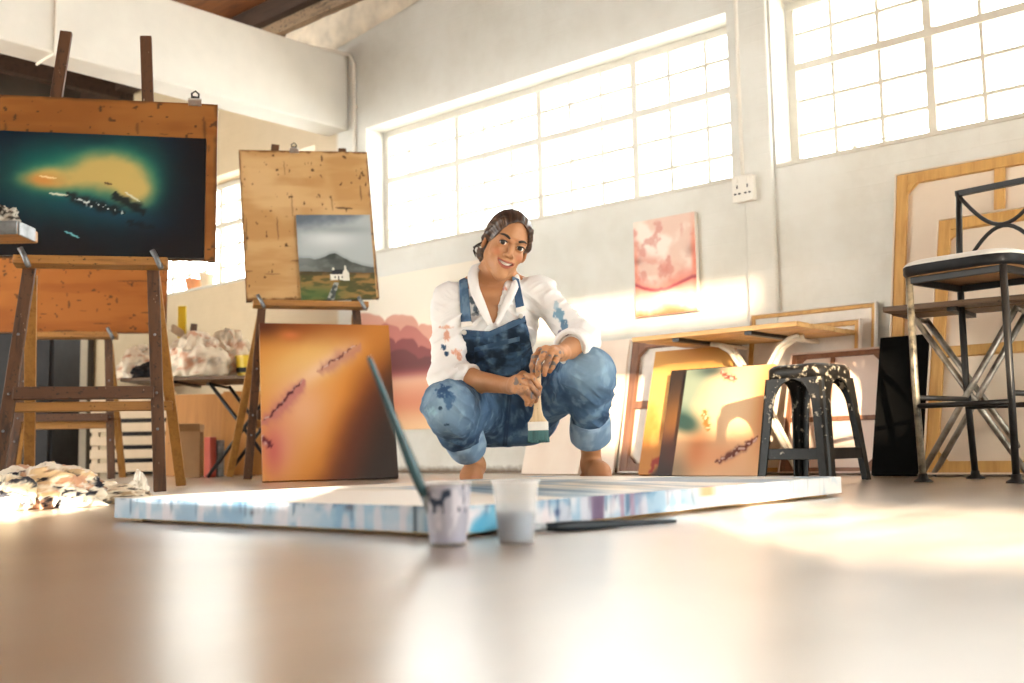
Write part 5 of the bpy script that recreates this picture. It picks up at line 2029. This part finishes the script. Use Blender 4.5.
def hair_disp(V, N):
    p = (V - hc) @ HR
    a = np.arctan2(p[:, 0], p[:, 2] + .02)
    return 0.0016 * (noise(a * 26, p[:, 1] * 14, 1) - 0.5) * 2 + 0.0012 * (noise(a * 60, p[:, 1] * 20, 3) - .5)


def hair_col(V, N):
    p = (V - hc) @ HR
    a = np.arctan2(p[:, 0], p[:, 2] + .02)
    n = noise(a * 40, p[:, 1] * 16, 5)
    return lin(mixc(A(V[:, 0], 46, 32, 26), (92, 66, 48), sstep(0.35, 0.8, n)))


hv, hf = Hf.mesh()
np_mesh('hair', hv, hf, M['hair'], woman, hair_col, disp=hair_disp)
b = MB()
for i in range(4):
    c0 = hd(-.072, .03, -.02 - .006 * i)
    b.tube([c0, hd(-.084 - .003 * i, .05, -.035 - .004 * i), hd(-.088 + .002 * i, .055, -.060), hd(-.074, .045, -.078 + .004 * i)], [.0022, .0018, .0014, .0007], 6)
b.build('hair_strand', M['brow'], woman, smooth=True)


# ---- clothes
def projpx(x, y, z):
    vx, vy, vz = x, y + Y0, z - CAMZ
    dep = vx * _F[0] + vy * _F[1] + vz * _F[2]
    return 512 + FPX * (vx * _X[0] + vy * _X[1] + vz * _X[2]) / dep, 341.5 - FPX * (vx * _U[0] + vy * _U[1] + vz * _U[2]) / dep


def polyfn(pts, front, scale=1 / 300.):
    """convex outline seen from the front, as a prism; negative inside"""
    pts = np.array(pts, float)
    c = pts.mean(0)

    def fn(x, y, z):
        u, v = projpx(x, y, z)
        d = None
        for i in range(len(pts)):
            p, q = pts[i], pts[(i + 1) % len(pts)]
            n = np.array([q[1] - p[1], -(q[0] - p[0])])
            n /= np.linalg.norm(n)
            if (c - p) @ n > 0:
                n = -n
            e = ((u - p[0]) * n[0] + (v - p[1]) * n[1]) * scale
            d = e if d is None else np.maximum(d, e)
        return np.maximum(d, y - front)
    return fn


LO, HI = (-.34, -.42, .10), (.40, .26, .86)
cufR = elR + (wrR - elR) * 0.30
cufL = elL + (wrL - elL) * 0.38


def shirt_field(h, o=0.0, lo=LO, hi=HI, sleeves=True):
    S_ = Field(lo, hi, h)
    torso(S_, .010 + o, k=.05)
    for px in (470, 520):
        S_.cone(W(px, 290, 3.65), W(497, 283, 3.65), .030 + o, .040 + o, k=.03)
    if sleeves:
        S_.cone(shR, elR, .054 + o, .054 + o, k=.035)
        S_.ell(elR + np.array([-.004, .0, -.006]), (.058 + o, .060 + o, .052 + o), k=.03)
        S_.cone(elR, cufR, .055 + o, .045 + o, k=.03)
        S_.cone(shL, elL, .052 + o, .048 + o, k=.035)
        S_.ell(elL + np.array([.004, .0, -.004]), (.050 + o, .054 + o, .046 + o), k=.03)
        S_.cone(elL, cufL, .052 + o, .043 + o, k=.03)
    return S_


vneck = [(483, 250), (511, 258), (507.5, 279), (500, 304), (493.3, 327.5), (484, 304), (474.5, 281), (476, 262)]
Sf = shirt_field(.003)
Sf.sub(polyfn(vneck, W(500, 300, 3.70)[1]), W(470, 330, 3.4), W(515, 250, 3.75), k=.003)
Sf.sub(Field.ellfn(hd(0, .01, -.135), (.056, .056, .10), HR), hd(0, 0, -.13) - .11, hd(0, 0, -.13) + .11, k=.003)


def cloth_disp(seed, amp, tilt=0.6):
    """long streaky folds in two slanting directions"""
    def fn(V, N):
        x, y, z = V[:, 0], V[:, 1], V[:, 2]
        w = 0.05 * (fbm(x * 7 + seed, y * 7, z * 7, 3) - .5)
        m = sstep(.40, .60, noise(x * 7 + seed, y * 7 + 3, z * 7))
        r = 0
        for sg, wt in ((1, m), (-1, 1 - m)):
            c_, s_ = math.cos(sg * tilt), math.sin(sg * tilt)
            q1 = c_ * x + s_ * z + w
            q2 = -s_ * x + c_ * z + w
            for fr, a in ((20, 1.0), (38, .55), (75, .22)):
                q = noise(q2 * fr + seed, q1 * fr * .20 + seed, y * fr * .30 + seed)
                r = r + wt * a * (1 - np.abs(2 * q - 1)) ** 2
        return amp * (r - .65)
    return fn


def spots(V, N, c, lst):
    u, v = projpx(V[:, 0], V[:, 1], V[:, 2])
    for x, y, rx_, ry_, col, thr in lst:
        d = ((u - x) / rx_) ** 2 + ((v - y) / ry_) ** 2
        m = sstep(1.3, 0.45, d + 1.5 * (fbm(u * .45, v * .30, x, 5) - .5) * 2) * (N[:, 1] < 0.2)
        c = mixc(c, col, m * thr)
    return c


def shirt_col(V, N):
    c = A(V[:, 0], 226, 224, 222)
    c = spots(V, N, c, [(446, 327, 6, 2, (206, 150, 124), .8), (447, 335, 3, 7, (206, 140, 112), .8), (444, 347, 3.5, 3.5, (28, 56, 86), .9), (447, 354, 2.4, 2.8, (22, 48, 80), .9),
                        (456, 352, 5, 3.5, (214, 150, 124), .85), (459, 357, 3, 4, (206, 140, 110), .8), (472, 301, 3, 4, (44, 60, 72), .7), (477, 309, 4, 4, (40, 54, 66), .75), (474, 314, 5, 2, (60, 70, 80), .5),
                        (559, 314, 5, 7, (96, 142, 170), .8), (564, 325, 4, 6, (70, 108, 140), .8), (565, 333, 6, 4, (82, 74, 100), .8), (505, 288, 3, 3, (220, 130, 110), .8), (556, 306, 3, 5, (140, 176, 196), .6)])
    return lin(c)


v_, f_ = Sf.mesh()
np_mesh('shirt', v_, f_, M['shirt'], woman, shirt_col, disp=cloth_disp(3, .0105))


def band(name, p, axis, r, L, th, mat, colfn, flare=0.0, seed=0, squash=1.0):
    """a rolled cuff around a limb"""
    axis = axis / np.linalg.norm(axis)
    a = np.cross(axis, (0, 0, 1.0))
    a /= np.linalg.norm(a)
    b2 = np.cross(axis, a)
    mb = MB()
    prof = [(-th, 0.1), (0, 0.0), (th * .8, .12), (th, .5), (th * .9, .9), (0, 1.0), (-th, .92), (-th * 1.2, .4)]

    def fn(u, v):
        ang = 2 * math.pi * u
        t = v * (len(prof) - 1)
        i = np.minimum(t.astype(int), len(prof) - 2)
        fr = t - i
        P = np.array(prof)
        o = P[i, 0] * (1 - fr) + P[i + 1, 0] * fr
        s_ = P[i, 1] * (1 - fr) + P[i + 1, 1] * fr
        rr = r * (1 + flare * s_) + o + .004 * (fbm(np.cos(ang) * 2 + seed, np.sin(ang) * 2, s_ * 1.5, 3) - .5) * 2
        ss = s_ * L + .008 * (noise(np.cos(ang) * 1.5 + seed, np.sin(ang) * 1.5, 2) - .5)
        return p + axis * ss[..., None] + a * (rr * np.cos(ang))[..., None] + b2 * (rr * squash * np.sin(ang))[..., None]
    mb.grid(fn, 64, 28, col=lambda u, v: colfn(u, v))
    return mb.build(name, mat, woman, smooth=True)


wc = lambda u, v: lin(mixc(A(u, 228, 226, 224), (214, 210, 206), sstep(.5, .7, fbm(u * 9, v * 3))))
dR, dL = (wrR - elR), (wrL - elL)
band('sleeve_cuff', elR + dR * 0.16, dR, .047, .062, .007, M['shirt'], wc, -0.02, 3)
band('sleeve_cuff', elL + dL * 0.28, dL, .050, .066, .009, M['shirt'], wc, 0.04, 8)


def ribbon(name, inner, outer, mat, colfn, th=.004):
    def sm(P):
        P = np.array(P, float)
        t = np.linspace(0, 1, len(P))
        tt = np.linspace(0, 1, 41)
        return np.stack([np.interp(tt, t, P[:, i]) for i in range(3)], -1)
    a, b2 = sm(inner), sm(outer)
    for _ in range(6):
        for q in (a, b2):
            q[1:-1] = (q[:-2] + 2 * q[1:-1] + q[2:]) / 4
    mb = MB()

    def fn(u, v):
        i = np.rint(u * 40).astype(int)
        p = a[i] * (1 - v[..., None]) + b2[i] * v[..., None]
        p = p + np.array([0, -1.0, 0.25]) * (.006 * np.sin(math.pi * v))[..., None]
        return p
    mb.grid(fn, 40, 8, col=colfn)
    return mb.build(name, mat, woman, smooth=True, solid=th)


cc_ = lambda u, v: lin(A(u, 228, 226, 224))
ribbon('shirt_collar', [W(502, 268, 3.69), W(487, 261, 3.675), W(478, 271, 3.60), W(478.5, 286, 3.545), W(486, 305, 3.52), W(492.6, 324, 3.508)],
       [W(496, 272, 3.72), W(473, 263, 3.69), W(467, 276, 3.60), W(470, 292, 3.530), W(478, 309, 3.505), W(487.5, 325, 3.500)], M['shirt'], cc_, th=.0025)
ribbon('shirt_collar', [W(505, 268, 3.69), W(516, 272, 3.64), W(513, 281, 3.575), W(508, 292, 3.540), W(501, 307, 3.515), W(494.6, 324, 3.506)],
       [W(512, 270, 3.71), W(521, 275, 3.65), W(519.5, 285, 3.570), W(514, 298, 3.520), W(506, 312, 3.502), W(498.5, 326, 3.498)], M['shirt'], cc_, th=.0025)


# dungarees
def denim_col(seed):
    def fn(V, N):
        n = fbm(V[:, 0] * 9 + seed, V[:, 1] * 9, V[:, 2] * 9, 4)
        n2 = fbm(V[:, 0] * 45 + seed, V[:, 1] * 45, V[:, 2] * 20, 4)
        c = mixc(A(V[:, 0], 74, 102, 132), (42, 64, 92), sstep(.38, .66, n) * .85)
        c = mixc(c, (136, 164, 186), sstep(.46, .70, n2) * .5)
        kd = np.minimum(np.linalg.norm(V - (knR + np.array([-.01, -.05, 0])), axis=1), np.linalg.norm(V - (knL + np.array([0, -.05, .02])), axis=1))
        c = mixc(c, (158, 184, 200), sstep(.14, .03, kd) * .6)
        u, v = projpx(V[:, 0], V[:, 1], V[:, 2])
        fr = N[:, 1] < 0
        for x0, y0, x1, y1, wd in ((508.5, 395, 503.5, 446, .8), (511, 395, 506, 446, .5)):
            L = math.hypot(x1 - x0, y1 - y0)
            s_ = ((u - x0) * (x1 - x0) + (v - y0) * (y1 - y0)) / L ** 2
            d = np.abs(-(u - x0) * (y1 - y0) + (v - y0) * (x1 - x0)) / L
            c = mixc(c, (44, 62, 86), sstep(wd + .9, wd * .6, d) * (s_ > 0) * (s_ < 1) * fr * .7)
        c = spots(V, N, c, [(444, 392, 8, 7, (40, 70, 108), .85), (449, 400, 6, 8, (52, 84, 120), .7), (432, 412, 6, 5, (140, 176, 190), .6), (447, 425, 3, 1.5, (40, 60, 80), .8), (440, 408, 2, 2, (30, 50, 70), .8)])
        return lin(c)
    return fn


Pf = Field((-.36, -.50, .06), (.42, .27, .62), .003)
Pf.ell(pel, (.172, .136, .118), k=.05)
Pf.ell(waist + np.array([0, 0, -.03]), (.142, .112, .105), k=.05)
for hip, kn_, an, tp in ((hipR, knR, anR, .70), (hipL, knL, anL, .62)):
    Pf.cone(hip + np.array([0, 0, .01]), kn_, .092, .076 if hip is hipR else .068, k=.04)
    Pf.ell(kn_ + (an - kn_) * .04, (.076, .076, .076) if hip is hipR else (.070, .070, .070), k=.03)
    e = kn_ + (an - kn_) * tp
    cf = kn_ + (an - kn_) * 0.33 + np.array([0, .02, 0])
    Pf.chain([kn_, cf, e], [.076, .068, .054], k=.02)
Pf.cone(hipR + np.array([0, .0, -.012]), hipL + np.array([0, .0, -.012]), .095, .095, k=.05)


def denim_disp(V, N):
    d = np.minimum(np.linalg.norm(V - knR, axis=1), np.linalg.norm(V - knL, axis=1))
    g = 0.5 + 0.9 * np.exp(-((d - .12) / .09) ** 2)
    return cloth_disp(13, .0080)(V, N) * g


v_, f_ = Pf.mesh()
np_mesh('trousers', v_, f_, M['denim'], woman, denim_col(5), disp=denim_disp)
dc = lambda u, v: lin(mixc(A(u, 142, 166, 188), (112, 138, 164), sstep(.4, .7, fbm(u * 16, v * 8, 3))))
sR, sL = anR - knR, anL - knL
band('trouser_cuff', knR + sR * .46, sR, .062, .105, .009, M['denim'], dc, -0.10, 3)
band('trouser_cuff', knL + sL * .50, sL, .058, .098, .009, M['denim'], dc, 0.04, 9)

BL, BH = W(440, 400, 3.45), W(545, 270, 3.80)
BL, BH = np.minimum(BL, BH) - .02, np.maximum(BL, BH) + .02


def patch(name, poly, grow, colfn, mat='denim', h=.0024, front=3.66, amp=.0):
    G = shirt_field(h, grow, BL, BH, sleeves=False)
    sl, X3 = G.region(BL, BH)
    D = None
    for q in (poly if isinstance(poly[0], list) else [poly]):
        e = polyfn(q, W(500, 330, front)[1])(*X3)
        D = e if D is None else np.minimum(D, e)
    G.F[sl] = np.maximum(G.F[sl], D)
    v2, f2 = G.mesh()
    return np_mesh(name, v2, f2, M[mat], woman, colfn, disp=cloth_disp(21, amp) if amp else None)


bibpoly = [[(460, 329.5), (491, 331.5), (491, 396), (466, 396), (463, 372)], [(488, 331.8), (525, 315.5), (531, 345), (537, 378), (536, 392), (488, 396)]]
def dark_denim(seed):
    f = denim_col(seed)

    def fn(V, N):
        n = fbm(V[:, 0] * 30 + seed, V[:, 1] * 30, V[:, 2] * 50, 4)
        return f(V, N) * (0.28 + 0.75 * sstep(.35, .72, n))[:, None]
    return fn


patch('bib', bibpoly, .0125, dark_denim(15), amp=.0035)


def hem_col(V, N):
    return denim_col(25)(V, N) * .80


patch('bib_hem', [[(460.5, 329.5), (491, 331.5), (491, 337), (461, 336)], [(488, 331.8), (525, 315.5), (526, 321.5), (488, 338)]], .0150, hem_col)
patch('bib_pocket', [(474, 349), (519.5, 338), (522, 356), (519, 374), (476, 378)], .0155, dark_denim(31), amp=.003)
patch('bib_pocket_hem', [(474, 347.5), (519.5, 336.5), (520, 341), (474.5, 352)], .0175, hem_col)
patch('strap', [(459, 276), (467.5, 279), (471.5, 322), (460.8, 323)], .0120, denim_col(41), front=3.72)
patch('strap', [(512, 276), (519, 279), (524.5, 307), (516, 309)], .0120, denim_col(45), front=3.72)
patch('strap_end', [(460.8, 322), (471.8, 321), (472.5, 326), (461, 327.5)], .0130, lambda V, N: lin(A(V[:, 0], 226, 220, 212)), 'shirt')
patch('strap_end', [(515.5, 308), (525, 305.5), (526, 310.5), (516.5, 313)], .0130, lambda V, N: lin(A(V[:, 0], 226, 220, 212)), 'shirt')
for px, py in ((464.2, 332.6), (520.8, 316.2)):
    # find the depth of the bib there
    b = MB()
    uu, vv = projpx(0, 0, 0)
    best = None
    G = woman
    for ob in [c for c in woman.children if c.name.startswith('bib')][:2]:
        co = np.empty(len(ob.data.vertices) * 3, np.float32)
        ob.data.vertices.foreach_get('co', co)
        co = co.reshape(-1, 3)
        u, v = projpx(co[:, 0], co[:, 1], co[:, 2])
        near = (u - px) ** 2 + (v - py) ** 2 < 16
        if near.any():
            y = co[near, 1].min()
            best = y if best is None else min(best, y)
    c = W(px, py, (best if best is not None else -.15) + Y0)
    b.cyl(c + np.array([0, .004, 0]), c + np.array([0, -.005, 0.001]), .0085, .0075, 16)
    b.build('button', M['chrome'], woman, smooth=False, bevel=0.001)

# the flat brush in her hands
top = W(536.4, 367.5, 3.277)
bot = W(538.6, 441, 3.277)
t = thing('paint_brush', 'flat wide paintbrush with teal bristles held in her hands', 'brush')
zax = (top - bot) / np.linalg.norm(top - bot)
xax = np.array([1.0, 0, 0]) - zax * zax[0]
xax /= np.linalg.norm(xax)
yax = np.cross(zax, xax)
mw = Matrix(((xax[0], yax[0], zax[0], bot[0]), (xax[1], yax[1], zax[1], bot[1] + Y0), (xax[2], yax[2], zax[2], bot[2]), (0, 0, 0, 1)))
t.matrix_world = Matrix.Rotation(YAW, 4, 'Z') @ mw
LB = float(np.linalg.norm(top - bot))


def flat(prof):
    """prof: (z, half width, half thickness)"""
    b = MB()
    n = 20
    vs, fs = [], []
    for z, a, c in prof:
        for k in range(n):
            q = 2 * math.pi * k / n
            x, y = math.cos(q), math.sin(q)
            m = (abs(x) ** 4 + abs(y) ** 4) ** (-.25)
            vs.append((x * m * a, y * m * c, z))
    for i in range(len(prof) - 1):
        for k in range(n):
            k2 = (k + 1) % n
            fs.append((i * n + k, i * n + k2, (i + 1) * n + k2, (i + 1) * n + k))
    fs += [tuple(range(n - 1, -1, -1)), tuple((len(prof) - 1) * n + k for k in range(n))]
    return b.add(vs, fs)


flat([(.056, .029, .007), (.062, .026, .0075), (.075, .017, .008), (.095, .0125, .008), (.13, .0105, .0075), (LB - .03, .0135, .0075), (LB - .012, .013, .007), (LB - .002, .008, .005), (LB, .003, .003)]).build('handle', wood('pale_brush_handle', (0.62, 0.46, 0.27), (0.46, 0.32, 0.18), 2, 0.5, 0.5, 9, (0.16, 0.24, 0.14)), t, smooth=True)
flat([(.032, .0305, .0085), (.033, .031, .009), (.057, .031, .009), (.058, .0305, .0085)]).build('ferrule', M['seatpale'], t, smooth=False)
b = MB()


def br(u, v):
    a = 2 * math.pi * u
    x, y = np.cos(a), np.sin(a)
    m = (np.abs(x) ** 4 + np.abs(y) ** 4) ** (-.25)
    k = 1 + .10 * (1 - v)
    z = .033 * v + (1 - v) * .006 * (noise(u * 70, 0, 3) - .5) * 2
    rr = 1 + .06 * (noise(u * 90, v * 2, 5) - .5)
    return np.stack([x * m * .030 * k * rr, y * m * .008 * rr, z], -1)


b.grid(br, 120, 8)
b.grid(lambda u, v: br(u, 0 * v) * np.stack([v, v, 0 * v + 1], -1), 120, 2, flip=True)
b.build('bristles', plain('teal_bristles', L3(52, 92, 92), 0.6, 0.35, 90, stretch=(1, 1, 0.1)), t, smooth=True)

# ================================================================ dusty air
m, nt, bb = nodes('dusty_air')
nt.nodes.remove(bb)
vs_ = nt.nodes.new('ShaderNodeVolumeScatter')
vs_.inputs['Color'].default_value = (1, 0.97, 0.92, 1)
vs_.inputs['Density'].default_value = 0.11
vs_.inputs['Anisotropy'].default_value = 0.45
nt.links.new(vs_.outputs[0], nt.nodes['Material Output'].inputs['Volume'])
b = MB()
b.box((-4.15, 4.53, 2.1), (4.1, 0.66, 2.2))
k = b.build('haze', m)
tag(k, 'thin dusty haze hanging in the sunlit studio air', 'haze')
k['kind'] = 'stuff'
